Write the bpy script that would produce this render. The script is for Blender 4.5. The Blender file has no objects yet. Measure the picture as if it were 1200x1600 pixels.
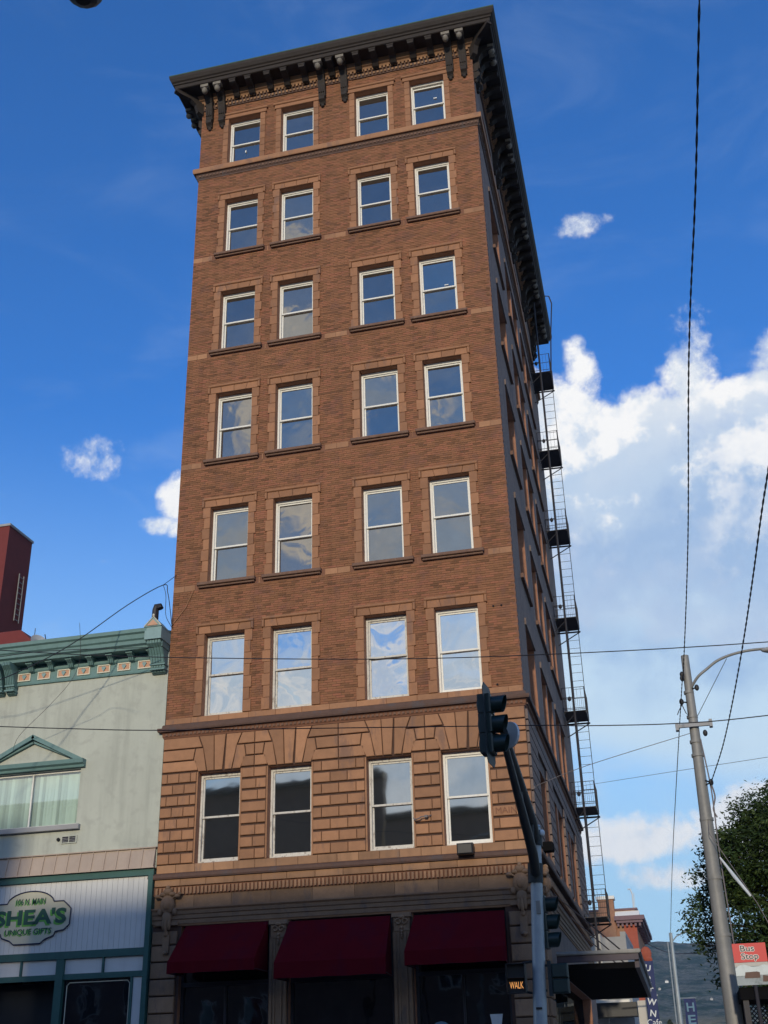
import bpy, bmesh, math, random
from mathutils import Vector, Matrix
random.seed(7)
R = math.radians
scn = bpy.context.scene
# ---------------------------------------------------------------- camera
CY, CP, CR, CF = -0.231950473, 0.461044160, -0.0276215736, 1805.31439
fw = Vector((math.sin(CY)*math.cos(CP), math.cos(CY)*math.cos(CP), math.sin(CP)))
r0 = Vector((math.cos(CY), -math.sin(CY), 0)); u0 = r0.cross(fw)
rt = r0*math.cos(CR) + u0*math.sin(CR); up = u0*math.cos(CR) - r0*math.sin(CR)
cam = bpy.data.objects.new('camera', bpy.data.cameras.new('camera'))
scn.collection.objects.link(cam)
M = Matrix((rt, up, -fw)).transposed().to_4x4(); M.translation = Vector((3.27350494, -29.0566138, 1.6))
cam.matrix_world = M
cam.data.sensor_fit = 'VERTICAL'; cam.data.sensor_height = 36; cam.data.lens = CF*36/1600
cam.data.clip_start = .1; cam.data.clip_end = 9000
scn.camera = cam
# ---------------------------------------------------------------- sun, sky, exposure
SUN_EL, SUN_AZ = R(15), R(177)      # azimuth measured clockwise from +Y
sd = Vector((math.sin(SUN_AZ)*math.cos(SUN_EL), math.cos(SUN_AZ)*math.cos(SUN_EL), math.sin(SUN_EL)))
sun = bpy.data.objects.new('sun', bpy.data.lights.new('sun', 'SUN'))
scn.collection.objects.link(sun)
sun.data.energy = 2.3; sun.data.angle = R(1.6); sun.data.color = (1, .88, .68)
sun.rotation_euler = (-sd).to_track_quat('-Z', 'Y').to_euler()
scn.view_settings.view_transform = 'Standard'; scn.view_settings.look = 'None'
scn.view_settings.exposure = 0; scn.view_settings.gamma = 1
class NT:
    def __init__(s, tree): s.t = tree; s.n = tree.nodes; s.l = tree.links
    def node(s, typ, ins=None, **kw):
        nd = s.n.new(typ)
        for k, v in kw.items(): setattr(nd, k, v)
        for k, v in (ins or {}).items():
            if isinstance(v, bpy.types.NodeSocket): s.l.new(v, nd.inputs[k])
            else: nd.inputs[k].default_value = v
        return nd
    def m(s, op, a, b=0., c=0., clamp=False):
        nd = s.n.new('ShaderNodeMath'); nd.operation = op; nd.use_clamp = clamp
        for i, v in enumerate((a, b, c)):
            if isinstance(v, bpy.types.NodeSocket): s.l.new(v, nd.inputs[i])
            else: nd.inputs[i].default_value = v
        return nd.outputs[0]
    def mr(s, v, a, b, c=0., d=1., t='SMOOTHSTEP'):
        nd = s.n.new('ShaderNodeMapRange'); nd.interpolation_type = t
        s.l.new(v, nd.inputs[0])
        for i, x in enumerate((a, b, c, d)): nd.inputs[i+1].default_value = x
        return nd.outputs[0]
    def mix(s, f, a, b, bt='MIX'):
        nd = s.n.new('ShaderNodeMix'); nd.data_type = 'RGBA'; nd.blend_type = bt
        for i, v in ((0, f), (6, a), (7, b)):
            if isinstance(v, bpy.types.NodeSocket): s.l.new(v, nd.inputs[i])
            else: nd.inputs[i].default_value = v if i == 0 or len(v) == 4 else (*v, 1)
        return nd.outputs[2]
    def noise(s, vec, scale, detail=5., rough=.5, dist=0.):
        nd = s.node('ShaderNodeTexNoise', {'Scale': scale, 'Detail': detail, 'Roughness': rough, 'Distortion': dist})
        s.l.new(vec, nd.inputs['Vector']); return nd.outputs['Fac']
world = bpy.data.worlds.new('World'); scn.world = world; world.use_nodes = True
W = NT(world.node_tree); W.n.clear()
sky = W.node('ShaderNodeTexSky', sky_type='NISHITA', sun_disc=False, sun_elevation=SUN_EL, sun_rotation=SUN_AZ,
             air_density=1.0, dust_density=0.3, ozone_density=2.5, altitude=1000)
tc = W.node('ShaderNodeTexCoord'); dirv = tc.outputs['Generated']
sp = W.node('ShaderNodeSeparateXYZ', {0: dirv})
dx, dy, dz = sp.outputs
az = W.m('MULTIPLY', W.m('ARCTAN2', dx, dy), 57.2958)
el = W.m('MULTIPLY', W.m('ARCSINE', dz), 57.2958)
def blob(a, e, ra, re, h=1.):
    x = W.m('DIVIDE', W.m('SUBTRACT', az, a), ra); y = W.m('DIVIDE', W.m('SUBTRACT', el, e), re)
    return W.m('MULTIPLY', W.m('SUBTRACT', h, W.m('ADD', W.m('MULTIPLY', x, x), W.m('MULTIPLY', y, y))), min(ra, re)/6)
BL = [(-30.2, 28.5, 2.3, 1.05), (-24.6, 27.0, .95, 1.0), (-25.0, 25.5, 1.0, .3), (-28.5, 23.4, .8, .35), (-37.2, 47.4, 1.6, .8), (-.2, 39.4, 1.5, .45),(-38,43.5,1.5,.5),(-22,46.5,.8,.6),
      (13, 25, 24, 7.0), (-4.5, 27, 5, 5.6), (-1.7,33.0,.9,1.7), (4.6, 31.5, 2.0, 4.0), (9.5,29.5,3.6,3.3), (-160, 32.8, 5.0, 4.2), (-166.5, 29.3, 3, 1.6), (-158.5, 26.3, 2.2, 1.0),
      (-1.8, 10.2, 3.4, 1.15), (4.2, 10.4, 3.4, 1.5), (-.2, 8.4, 2.2, .55), (16, 11, 8, 2.5), (24, 17, 10, 3), (-52, 24, 9, 4), (38, 30, 12, 6), (62, 20, 16, 7), (-80, 17, 18, 6), (-70, 40, 10, 3.5)]
for k in range(11):     # cloud field in the half of the sky behind the camera
    BL.append((100+k*16+random.uniform(-5, 5) if k < 5 else -180+(k-5)*16+random.uniform(-5, 5), random.uniform(17, 20), random.uniform(9, 15), random.uniform(5, 7.5)))
msk = None
for b in BL:
    o = blob(*b); msk = o if msk is None else W.m('MAXIMUM', msk, o)
n1 = W.noise(dirv, 9, 10, .60, .10); n2 = W.noise(dirv, 26, 9, .64, .15)
upv = W.node('ShaderNodeVectorMath', {0: dirv, 1: (-.006, 0, .022)}, operation='ADD').outputs[0]
n1u = W.noise(upv, 9, 10, .60, .10); n2u = W.noise(upv, 26, 9, .64, .15)
lit = W.mr(W.m('ADD', W.m('MULTIPLY', W.m('SUBTRACT', n1, n1u), 1.3), W.m('MULTIPLY', W.m('SUBTRACT', n2, n2u), .45)), -.07, .10)
nn = W.m('ADD', W.m('MULTIPLY', W.m('SUBTRACT', n1, .5), 1.5), W.m('MULTIPLY', W.m('SUBTRACT', n2, .5), .55))
dens = W.mr(W.m('ADD', W.m('MULTIPLY', msk, 1.0), nn), -.02, .22)
lowf = W.mr(W.m('ADD', el, W.m('MULTIPLY', nn, 16)), 21.5, 28, .25, 1.)
inb = W.mr(bx_ if False else W.m('ABSOLUTE', W.m('SUBTRACT', el, 23.5)), 5.5, 7.5, 1., 0.)
dens = W.m('MULTIPLY', dens, W.m('ADD', W.m('MULTIPLY', lowf, inb), W.m('SUBTRACT', 1., inb)))
cirn = W.noise(W.node('ShaderNodeVectorMath', {0: dirv, 1: (3, 3, 9)}, operation='MULTIPLY').outputs[0], 1.6, 8, .62, .6)
cir = W.m('MULTIPLY', W.mr(cirn, .50, .80), W.mr(el, 34, 8, .12, .75))
rear = W.mr(dy, .1, -.3)
cir = W.m('MAXIMUM', cir, W.m('MULTIPLY', rear, W.m('MULTIPLY', W.mr(cirn, .40, .70), W.mr(el, 46, 24, .1, .85))))
# cumulus: bright crown, blue-grey body lower down
core = W.mr(W.m('ADD', W.m('MULTIPLY', msk, .9), W.m('MULTIPLY', nn, .75)), .10, .85)
ccol = W.mix(core, (7.6, 8.2, 9.0), (5.2, 6.6, 8.5))
ccol = W.mix(W.m('MULTIPLY', lit, W.mr(el, 20, 30, .45, 1.)), ccol, (9.9, 9.9, 9.9))
hs = W.node('ShaderNodeHueSaturation', {'Saturation': 1.15, 'Value': 1.0, 'Color': sky.outputs[0]})
base = W.mix(W.mr(el, 5, 32, .95, 0), W.mix(1., hs.outputs[0], (.80, 1.52, 2.25), 'MULTIPLY'), (4.3, 6.9, 9.1))
wis = W.m('MULTIPLY', W.mr(W.m('ADD', W.m('MAXIMUM', blob(-28, 16.8, 13, 3.0), blob(-46, 14, 14, 4)), W.m('MULTIPLY', W.m('SUBTRACT', W.noise(W.node('ShaderNodeVectorMath', {0: dirv, 1: (3, 3, 8)}, operation='MULTIPLY').outputs[0], 3.5, 9, .62, .5), .5), 2.2)), -.25, .9), .6)
cir = W.m('MAXIMUM', cir, wis)
c1_ = W.mix(W.m('MULTIPLY', cir, .8), base, (6.0, 7.3, 8.9))
# flat blue-grey layer beneath the big cumulus bank
bx = blob(13, 21.0, 27, 9.8); bankf = W.m('MULTIPLY', W.mr(W.m('ADD', bx, W.m('MULTIPLY', nn, .22)), -.05, .55), .88)
c1_ = W.mix(bankf, c1_, W.mix(W.mr(W.m('ADD', el, W.m('MULTIPLY', nn, 12)), 23, 15), (3.3, 4.9, 7.4), (6.2, 7.9, 9.3)))
rearh = W.m('MULTIPLY', rear, W.m('MULTIPLY', W.mr(el, 33, 18, 0., .75), W.mr(W.noise(dirv, 4.5, 7, .6, .8), .30, .60)))
c1_ = W.mix(rearh, c1_, (6.8, 7.3, 7.9))
allc = W.mix(dens, c1_, ccol)
bg = W.node('ShaderNodeBackground', {'Color': allc, 'Strength': .1})
W.l.new(bg.outputs[0], W.node('ShaderNodeOutputWorld').inputs[0])
# ---------------------------------------------------------------- helpers
class Fr:                       # a wall frame: u runs along the wall, o outward, z up
    def __init__(s, O, U, N): s.O, s.U, s.N = Vector(O), Vector(U), Vector(N)
    def __call__(s, u, o, z): p = s.O + s.U*u + s.N*o; return (p.x, p.y, p.z + z)
SA = R(-.9)
FRONT = Fr((0, 0, 0), (1, 0, 0), (0, -1, 0))
SIDE = Fr((0, 0, 0), (math.sin(SA), math.cos(SA), 0), (math.cos(SA), -math.sin(SA), 0))
class MB:
    def __init__(s): s.v = []; s.f = []; s.t = []
    def add(s, vs, fs, t=.5):
        b = len(s.v); s.v += [tuple(p) for p in vs]
        s.f += [tuple(i+b for i in f) for f in fs]; s.t += [t]*len(fs); return s
    def box(s, fr, u0, u1, o0, o1, z0, z1, t=.5, back=True):
        vs = [fr(u, o, z) for z in (z0, z1) for o in (o0, o1) for u in (u0, u1)]
        fs = [(0, 1, 3, 2), (4, 6, 7, 5), (2, 3, 7, 6), (0, 2, 6, 4), (1, 5, 7, 3)]
        if back: fs.append((0, 4, 5, 1))
        return s.add(vs, fs, t)
    def prism(s, fr, poly, o0, o1, t=.5, cham=0.):
        n = len(poly); vs = [fr(u, o0, z) for u, z in poly]
        if cham:
            cu = sum(p[0] for p in poly)/n; cz = sum(p[1] for p in poly)/n
            vs += [fr(u, o1-cham, z) for u, z in poly]
            ins = inset(poly, cham); vs += [fr(u, o1, z) for u, z in ins]
            fs = [tuple(range(n)), tuple(range(3*n-1, 2*n-1, -1))]
            for k in range(2): fs += [(k*n+i, k*n+n+i, k*n+n+(i+1) % n, k*n+(i+1) % n) for i in range(n)]
        else:
            vs += [fr(u, o1, z) for u, z in poly]
            fs = [tuple(range(n)), tuple(range(2*n-1, n-1, -1))] + [(i, n+i, n+(i+1) % n, (i+1) % n) for i in range(n)]
        return s.add(vs, fs, t)
    def pprism(s, fr, prof, u0, u1, t=.5):      # profile in (o, z), extruded along u
        n = len(prof)
        vs = [fr(u0, o, z) for o, z in prof] + [fr(u1, o, z) for o, z in prof]
        return s.add(vs, [tuple(range(n)), tuple(range(2*n-1, n-1, -1))] + [(i, n+i, n+(i+1) % n, (i+1) % n) for i in range(n)], t)
    def sweep(s, path, prof, t=.5):             # plan path, outward = right of travel, mitred
        P = [Vector(p) for p in path]; n = len(P); k = len(prof); rows = []
        for i in range(n):
            d0 = (P[i]-P[i-1]).normalized() if i else (P[1]-P[0]).normalized()
            d1 = (P[i+1]-P[i]).normalized() if i < n-1 else d0
            a = Vector((d0.y, -d0.x)); b = Vector((d1.y, -d1.x)); m = (a+b); m = m/(m.dot(a))
            rows.append([(P[i].x+m.x*o, P[i].y+m.y*o, z) for o, z in prof])
        vs = [p for r in rows for p in r]; fs = [tuple(range(k)), tuple(range(n*k-1, n*k-k-1, -1))]
        for i in range(n-1):
            fs += [(i*k+j, (i+1)*k+j, (i+1)*k+(j+1) % k, i*k+(j+1) % k) for j in range(k)]
        return s.add(vs, fs, t)
    def tube(s, pts, r, n=8, t=.5, cap=True):
        pts = [Vector(p) for p in pts]; rs = r if isinstance(r, (list, tuple)) else [r]*len(pts); vs = []
        nr = None
        for i, p in enumerate(pts):
            d = (pts[min(i+1, len(pts)-1)]-pts[max(i-1, 0)]).normalized()
            if nr is None: nr = d.orthogonal().normalized()
            nr = (nr - d*nr.dot(d)).normalized(); bn = d.cross(nr)
            vs += [p+(nr*math.cos(a)+bn*math.sin(a))*rs[i] for a in [2*math.pi*j/n for j in range(n)]]
        fs = [(i*n+j, i*n+(j+1) % n, (i+1)*n+(j+1) % n, (i+1)*n+j) for i in range(len(pts)-1) for j in range(n)]
        if cap: fs += [tuple(range(n-1, -1, -1)), tuple(range((len(pts)-1)*n, len(pts)*n))]
        return s.add(vs, fs, t)
    def ell(s, c, r, n=10, m=7, t=.5, fr=None):
        vs = []; 
        for i in range(m+1):
            a = math.pi*i/m
            for j in range(n):
                b = 2*math.pi*j/n
                q = (r[0]*math.sin(a)*math.cos(b), r[1]*math.sin(a)*math.sin(b), r[2]*math.cos(a))
                vs.append(fr(c[0]+q[0], c[1]+q[1], c[2]+q[2]) if fr else (c[0]+q[0], c[1]+q[1], c[2]+q[2]))
        return s.add(vs, [(i*n+j, i*n+(j+1) % n, (i+1)*n+(j+1) % n, (i+1)*n+j) for i in range(m) for j in range(n)], t)
    def build(s, name, m, parent=None, smooth=False, fix=True, **props):
        org = Vector((0, 0, 0)); q = parent
        while q is not None: org += q.location; q = q.parent
        me = bpy.data.meshes.new(name)
        me.from_pydata([(x-org.x, y-org.y, z-org.z) for x, y, z in s.v], [], s.f)
        at = me.attributes.new('tint', 'FLOAT', 'FACE'); at.data.foreach_set('value', s.t)
        if fix and len(s.f) < 60000:
            bm = bmesh.new(); bm.from_mesh(me); bmesh.ops.recalc_face_normals(bm, faces=bm.faces); bm.to_mesh(me); bm.free()
        me.materials.append(m)
        if smooth: me.shade_smooth() if smooth is True else me.shade_auto(smooth) if hasattr(me, 'shade_auto') else me.set_sharp_from_angle(angle=smooth)
        if smooth and smooth is not True:
            me.shade_smooth(); me.set_sharp_from_angle(angle=smooth)
        o = bpy.data.objects.new(name, me); scn.collection.objects.link(o); o.parent = parent
        for k, v in props.items(): o[k] = v
        return o
def inset(poly, d):
    n = len(poly); out = []
    ar = sum(poly[i][0]*poly[(i+1) % n][1]-poly[(i+1) % n][0]*poly[i][1] for i in range(n)); sg = 1 if ar > 0 else -1
    for i in range(n):
        p = Vector(poly[i]); a = (p-Vector(poly[i-1])).normalized(); b = (Vector(poly[(i+1) % n])-p).normalized()
        na = Vector((-a.y, a.x))*sg; nb = Vector((-b.y, b.x))*sg; m = na+nb
        q = p + m/(max(.35, m.dot(na)))*d; out.append((q.x, q.y))
    return out
def thing(name, label, cat, loc=(0, 0, 0), group=None):
    o = bpy.data.objects.new(name, None); scn.collection.objects.link(o); o.location = loc
    o.empty_display_size = .3; o['label'] = label; o['category'] = cat
    if group: o['group'] = group
    return o
def node_part(name, parent, loc):
    o = bpy.data.objects.new(name, None); scn.collection.objects.link(o); o.parent = parent; o.location = loc; return o
_tc = {}
def text_geo(body, h, bold=0., extr=0., shear=0., spacing=1., lead=1., w=None):
    cu = bpy.data.curves.new('lettering', 'FONT'); cu.body = body; cu.offset = bold; cu.extrude = extr; cu.shear = shear
    cu.space_character = spacing; cu.space_line = lead; cu.align_x = 'CENTER'; cu.resolution_u = 3
    ob = bpy.data.objects.new('lettering', cu); me = bpy.data.meshes.new_from_object(ob)
    vs = [v.co.copy() for v in me.vertices]; fs = [tuple(p.vertices) for p in me.polygons]
    bpy.data.objects.remove(ob); bpy.data.meshes.remove(me); bpy.data.curves.remove(cu)
    x0 = min(v.x for v in vs); x1 = max(v.x for v in vs); y0 = min(v.y for v in vs); y1 = max(v.y for v in vs)
    k = h/(y1-y0); kx = (w/(x1-x0)) if w else k
    return [((v.x-(x0+x1)/2)*kx, (v.y-(y0+y1)/2)*k, v.z) for v in vs], fs
def put_text(mb, fr, body, h, u, o, z, rot=0., **kw):
    vs, fs = text_geo(body, h, **kw); c, s_ = math.cos(rot), math.sin(rot)
    mb.add([fr(u+x*c-y*s_, o+q, z+x*s_+y*c) for x, y, q in vs], fs); return mb
# ---------------------------------------------------------------- materials
def mat(name, col, rough=.8, n=(3, .15), n2=None, tint=0., objr=0., bump=None, metal=0., streak=0., dirt=None, spec=.5, emit=None, var=None):
    m = bpy.data.materials.new(name); m.use_nodes = True; T = NT(m.node_tree); T.n.clear()
    pos = T.node('ShaderNodeNewGeometry').outputs['Position']
    c = T.node('ShaderNodeRGB').outputs[0]; c.default_value = (*col, 1)
    if var:      # second hue mixed by the tint attribute
        tv = T.node('ShaderNodeAttribute', attribute_name='tint').outputs['Fac']
        c = T.mix(T.mr(tv, var[1], 1, t='LINEAR'), c, var[0])
    k = T.m('ADD', 1., T.m('MULTIPLY', T.m('SUBTRACT', T.noise(pos, n[0], 6, .6), .5), 2*n[1]*1.6))
    if tint:
        a = T.node('ShaderNodeAttribute', attribute_name='tint').outputs['Fac']
        k = T.m('MULTIPLY', k, T.m('ADD', 1., T.m('MULTIPLY', T.m('SUBTRACT', a, .5), 2*tint)))
    if objr:
        a = T.node('ShaderNodeObjectInfo').outputs['Random']
        k = T.m('MULTIPLY', k, T.m('ADD', 1., T.m('MULTIPLY', T.m('SUBTRACT', a, .5), 2*objr)))
    if streak:
        sv = T.node('ShaderNodeVectorMath', {0: pos, 1: (2.2, 2.2, .16)}, operation='MULTIPLY').outputs[0]
        k = T.m('MULTIPLY', k, T.m('SUBTRACT', 1., T.m('MULTIPLY', T.mr(T.noise(sv, 1.5, 6, .62), .42, .75), streak)))
    c = T.mix(1., c, T.node('ShaderNodeCombineXYZ', {0: k, 1: k, 2: k}).outputs[0], 'MULTIPLY')
    if n2: c = T.mix(T.m('MULTIPLY', T.mr(T.noise(pos, n2[0], 7, .62, .3), n2[2], n2[2]+.16), n2[3]), c, n2[1])
    if dirt: c = T.mix(T.m('MULTIPLY', T.mr(T.noise(T.node('ShaderNodeVectorMath', {0: pos, 1: (1, 1, .35)}, operation='MULTIPLY').outputs[0], dirt[0], 8, .66, .2), dirt[2], dirt[2]+.14), dirt[3]), c, dirt[1])
    b = T.node('ShaderNodeBsdfPrincipled', {'Base Color': c, 'Roughness': rough, 'Metallic': metal, 'Specular IOR Level': spec})
    if bump:
        T.l.new(T.node('ShaderNodeBump', {'Height': T.noise(pos, bump[0], 6, .6), 'Strength': bump[1], 'Distance': bump[2]}).outputs[0], b.inputs['Normal'])
    if emit: b.inputs['Emission Color'].default_value = (*emit[0], 1); b.inputs['Emission Strength'].default_value = emit[1]
    T.l.new(b.outputs[0], T.node('ShaderNodeOutputMaterial').inputs[0]); return m
def glass_mat(name, refl, base, wave, tintc=(.85, .93, 1), wscale=1.6, rough=.03, tilt=1.):
    m = bpy.data.materials.new(name); m.use_nodes = True; T = NT(m.node_tree); T.n.clear()
    pos = T.node('ShaderNodeNewGeometry').outputs['Position']; rnd = T.node('ShaderNodeObjectInfo').outputs['Random']
    off = T.node('ShaderNodeVectorMath', {0: pos, 1: T.node('ShaderNodeCombineXYZ', {0: T.m('MULTIPLY', rnd, 57.), 1: T.m('MULTIPLY', rnd, 31.)}).outputs[0]}, operation='ADD').outputs[0]
    h = T.noise(off, wscale, 2, .35, .4)
    bp = T.node('ShaderNodeBump', {'Height': h, 'Strength': 1., 'Distance': wave}).outputs[0]
    # slightly different set of each sash, so neighbouring panes mirror different bits of sky
    r2 = T.m('FRACT', T.m('MULTIPLY', rnd, 13.7)); 
    tl = T.node('ShaderNodeCombineXYZ', {0: T.m('MULTIPLY', T.m('SUBTRACT', rnd, .5), .05*tilt), 1: 0., 2: T.m('MULTIPLY', T.m('SUBTRACT', r2, .5), .085*tilt)}).outputs[0]
    nm = T.node('ShaderNodeVectorMath', {0: bp, 1: tl}, operation='ADD').outputs[0]
    nm = T.node('ShaderNodeVectorMath', {0: nm}, operation='NORMALIZE').outputs[0]
    dif = T.node('ShaderNodeBsdfPrincipled', {'Base Color': T.mix(T.noise(pos, .9, 4, .6), base, tuple(x*.45 for x in base)), 'Roughness': .6, 'Specular IOR Level': 0.})
    gl = T.node('ShaderNodeBsdfGlossy', {'Color': (*tintc, 1), 'Roughness': rough, 'Normal': nm})
    f = T.m('ADD', refl, T.m('MULTIPLY', T.m('SUBTRACT', T.noise(pos, 2.5, 5, .6), .5), .12), clamp=True)
    mx = T.node('ShaderNodeMixShader'); T.l.new(f, mx.inputs[0]); T.l.new(dif.outputs[0], mx.inputs[1]); T.l.new(gl.outputs[0], mx.inputs[2])
    T.l.new(mx.outputs[0], T.node('ShaderNodeOutputMaterial').inputs[0]); return m
MT = dict(
 brick=mat('brick_face', (.275, .124, .056), .88, (1.1, .18), (1.7, (.17, .08, .055), .52, .6), tint=.42, streak=.22, bump=(60, .35, .01), dirt=(3.5, (.42, .27, .20), .68, .35), var=((.22, .085, .045), .35)),
 joint=mat('shadowed_joint', (.085, .048, .036), .95, (4, .2)),  # backing darkened to deepen the shadow in the block joints
 mortar=mat('mortar', (.21, .098, .06), .95, (4, .2), tint=0),
 sidebrick=mat('skylit_side_brick', (.195, .145, .125), .9, (2.5, .2), (7, (.10, .075, .07), .5, .5), streak=.25, bump=(14, .6, .03)),  # weathered brick, greyed to carry sky light seen at a grazing angle
 jamb=mat('jamb_brick', (.34, .165, .10), .9, (5, .25), bump=(30, .5, .02)),
 terra=mat('terracotta', (.34, .168, .084), .78, (5, .16), tint=.16, objr=.09, dirt=(2.2, (.17, .10, .075), .54, .65), bump=(40, .3, .008)),
 surr=mat('window_surround_terracotta', (.305, .143, .070), .8, (5, .16), tint=.16, objr=.07, dirt=(2.2, (.17, .10, .075), .54, .6), bump=(40, .3, .008)),
 terra_pale=mat('terracotta_tan', (.34, .185, .098), .8, (4, .15), tint=.18, objr=.12, dirt=(2.2, (.16, .12, .10), .56, .65), streak=.2, bump=(40, .3, .008)),
 band=mat('shadowed_terracotta', (.105, .058, .043), .8, (6, .25), tint=.3, dirt=(2.4, (.08, .07, .075), .5, .6), bump=(35, .4, .01)),  # brown terracotta, darkened to stand in for the belts' thick shadows
 sill=mat('weathered_sill', (.17, .095, .065), .85, (7, .3), dirt=(5, (.3, .2, .14), .6, .5), bump=(30, .5, .01)),
 cornice=mat('weathered_cornice', (.026, .018, .014), .8, (5, .3), tint=.2, n2=(9, (.055, .039, .030), .55, .5), dirt=(3, (.03, .026, .026), .55, .6), bump=(25, .5, .015)),
 corn_pale=mat('peeling_cornice_paint', (.20, .175, .14), .75, (9, .35), dirt=(7, (.08, .06, .05), .5, .7)),
 copper=mat('green_roof_edge', (.035, .085, .05), .7, (8, .3)),
 white=mat('weathered_white_paint', (.78, .76, .70), .55, (14, .10), dirt=(9, (.36, .31, .26), .60, .55)),
 white_old=mat('peeling_white_paint', (.62, .59, .53), .65, (14, .15), dirt=(12, (.22, .17, .13), .52, .7)),
 awning=mat('burgundy_canvas', (.095, .005, .010), 1., (3, .12), spec=.05, bump=(50, .2, .005), dirt=(2, (.07, .008, .018), .5, .5)),
 dark=mat('dark_interior', (.012, .014, .018), .9, (2, .3)),
 brownstone=mat('brownstone', (.25, .153, .090), .85, (4, .2), objr=.12, tint=.2, dirt=(2.5, (.12, .09, .08), .52, .6), bump=(20, .5, .02)),
 iron=mat('black_iron', (.018, .016, .022), .6, (20, .3)),
 galv=mat('galvanised_steel', (.25, .245, .23), .6, (9, .12), metal=.2, dirt=(6, (.28, .27, .26), .5, .5), streak=.2),
 polepaint=mat('blue_grey_pole_paint', (.34, .39, .42), .45, (8, .1), metal=.2, dirt=(5, (.26, .30, .33), .5, .5)),
 signal=mat('dark_green_signal_paint', (.012, .030, .028), .42, (9, .2)),
 signal_dark=mat('black_green_arm_paint', (.012, .020, .023), .6, (9, .2)),
 lens=mat('dark_lens', (.03, .005, .005), .2, (9, .1)),
 stucco=mat('grey_stucco', (.47, .49, .42), .92, (.9, .10), (3, (.37, .38, .33), .5, .5), streak=.18, dirt=(1.3, (.30, .30, .26), .58, .4), bump=(30, .4, .01)),
 teal=mat('teal_trim_paint', (.13, .235, .225), .6, (6, .15), tint=.15, dirt=(6, (.08, .14, .14), .55, .4)),
 teal_pale=mat('pale_teal_paint', (.22, .34, .34), .6, (6, .12)),
 peach=mat('peach_panel_paint', (.55, .31, .20), .7, (8, .12)),
 cream=mat('cream_paint', (.66, .63, .50), .7, (8, .1)),
 green=mat('dark_green_trim', (.025, .095, .085), .55, (5, .2)),
 boards=mat('white_board', (.62, .62, .60), .7, (2, .06), streak=.1),
 seam=mat('tan_seam_metal', (.42, .33, .26), .5, (4, .08), objr=.04, dirt=(3, (.34, .26, .21), .5, .4)),
 signface=mat('sign_face_cream', (.52, .50, .38), .7, (5, .05)),
 ink=mat('navy_ink', (.015, .02, .06), .5, (5, .1)),
 letter=mat('dark_green_lettering', (.01, .075, .055), .5, (5, .1)),
 lettershade=mat('bright_green_lettering', (.12, .40, .06), .5, (5, .1)),
 blind=mat('pale_green_blinds', (.62, .70, .62), .6, (4, .06), tint=.25),
 redbrick=mat('dark_red_wall', (.17, .030, .028), .85, (3, .15), bump=(12, .4, .02)),
 farbrick=mat('far_orange_brick', (.33, .17, .105), .9, (4, .2), dirt=(2, (.30, .19, .11), .5, .6), bump=(12, .5, .02)),
 farred=mat('far_red_brick', (.36, .09, .055), .9, (4, .15)),
 farwhite=mat('far_pale_wall', (.55, .52, .46), .9, (1.5, .15)),
 fargrey=mat('far_grey_wall', (.33, .33, .33), .9, (1.5, .15)),
 purple=mat('purple_brown_trim', (.14, .075, .095), .6, (4, .1)),
 bright=mat('white_coping', (.8, .78, .72), .6, (4, .05)),
 soffit=mat('matt_black_soffit', (.008, .008, .009), 1., (2, .3), spec=.05),
 canopy=mat('purple_grey_fascia', (.055, .040, .055), .6, (4, .2)),
 asphalt=mat('asphalt', (.05, .05, .052), .9, (8, .2), (1.2, (.065, .062, .06), .5, .5), bump=(60, .6, .01)),
 concrete=mat('concrete_paving', (.32, .31, .29), .9, (5, .15), dirt=(1.5, (.22, .21, .2), .55, .5)),
 roadpaint=mat('road_paint', (.7, .68, .6), .7, (12, .15)),
 red=mat('bus_sign_red', (.60, .022, .022), .5, (4, .05)),
 black=mat('black_paint', (.012, .012, .014), .5, (5, .2)),
 steelwhite=mat('pale_sign_metal', (.62, .66, .68), .5, (5, .05)),
 bark=mat('bark', (.09, .065, .045), .95, (12, .3), bump=(20, .8, .03)),
 leaf=mat('leaf', (.029, .054, .014), .6, (1.3, .35), tint=.55, var=((.055, .080, .02), .6), spec=.25),
 cable=mat('cable_sheath', (.012, .012, .018), .6, (5, .1)),
 cable_pale=mat('weathered_cable', (.16, .14, .14), .7, (5, .1)),
 navy=mat('navy_banner', (.012, .025, .11), .7, (5, .1)),
 paleblue=mat('pale_blue_print', (.11, .22, .32), .7, (5, .1)),
 walk=mat('lit_walk_lettering', (.9, .4, .1), .5, (1, .0), emit=((1, .42, .12), .8)),
 amber=mat('amber_lamp_glow', (.9, .5, .1), .5, (1, .0), emit=((1, .55, .12), 1.2)),
 oppbrick=mat('opposite_brick', (.16, .10, .075), .9, (2, .2)),
 dish=mat('grey_dish', (.45, .46, .48), .5, (3, .05)),
)
G_UP = glass_mat('old_window_glass', .43, (.075, .074, .068), .004, (.72, .65, .56))
G_WAVY = glass_mat('wavy_old_window_glass', .74, (.05, .05, .05), .020, (.95, .91, .85), wscale=1.1)
G_LOW = glass_mat('dusty_window_glass', .46, (.035, .040, .040), .0035, (.92, .95, .95), wscale=.8, tilt=.12)
G_SHOP = glass_mat('dark_shop_glass', .10, (.008, .010, .014), .004, (.8, .9, 1.))
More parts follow.
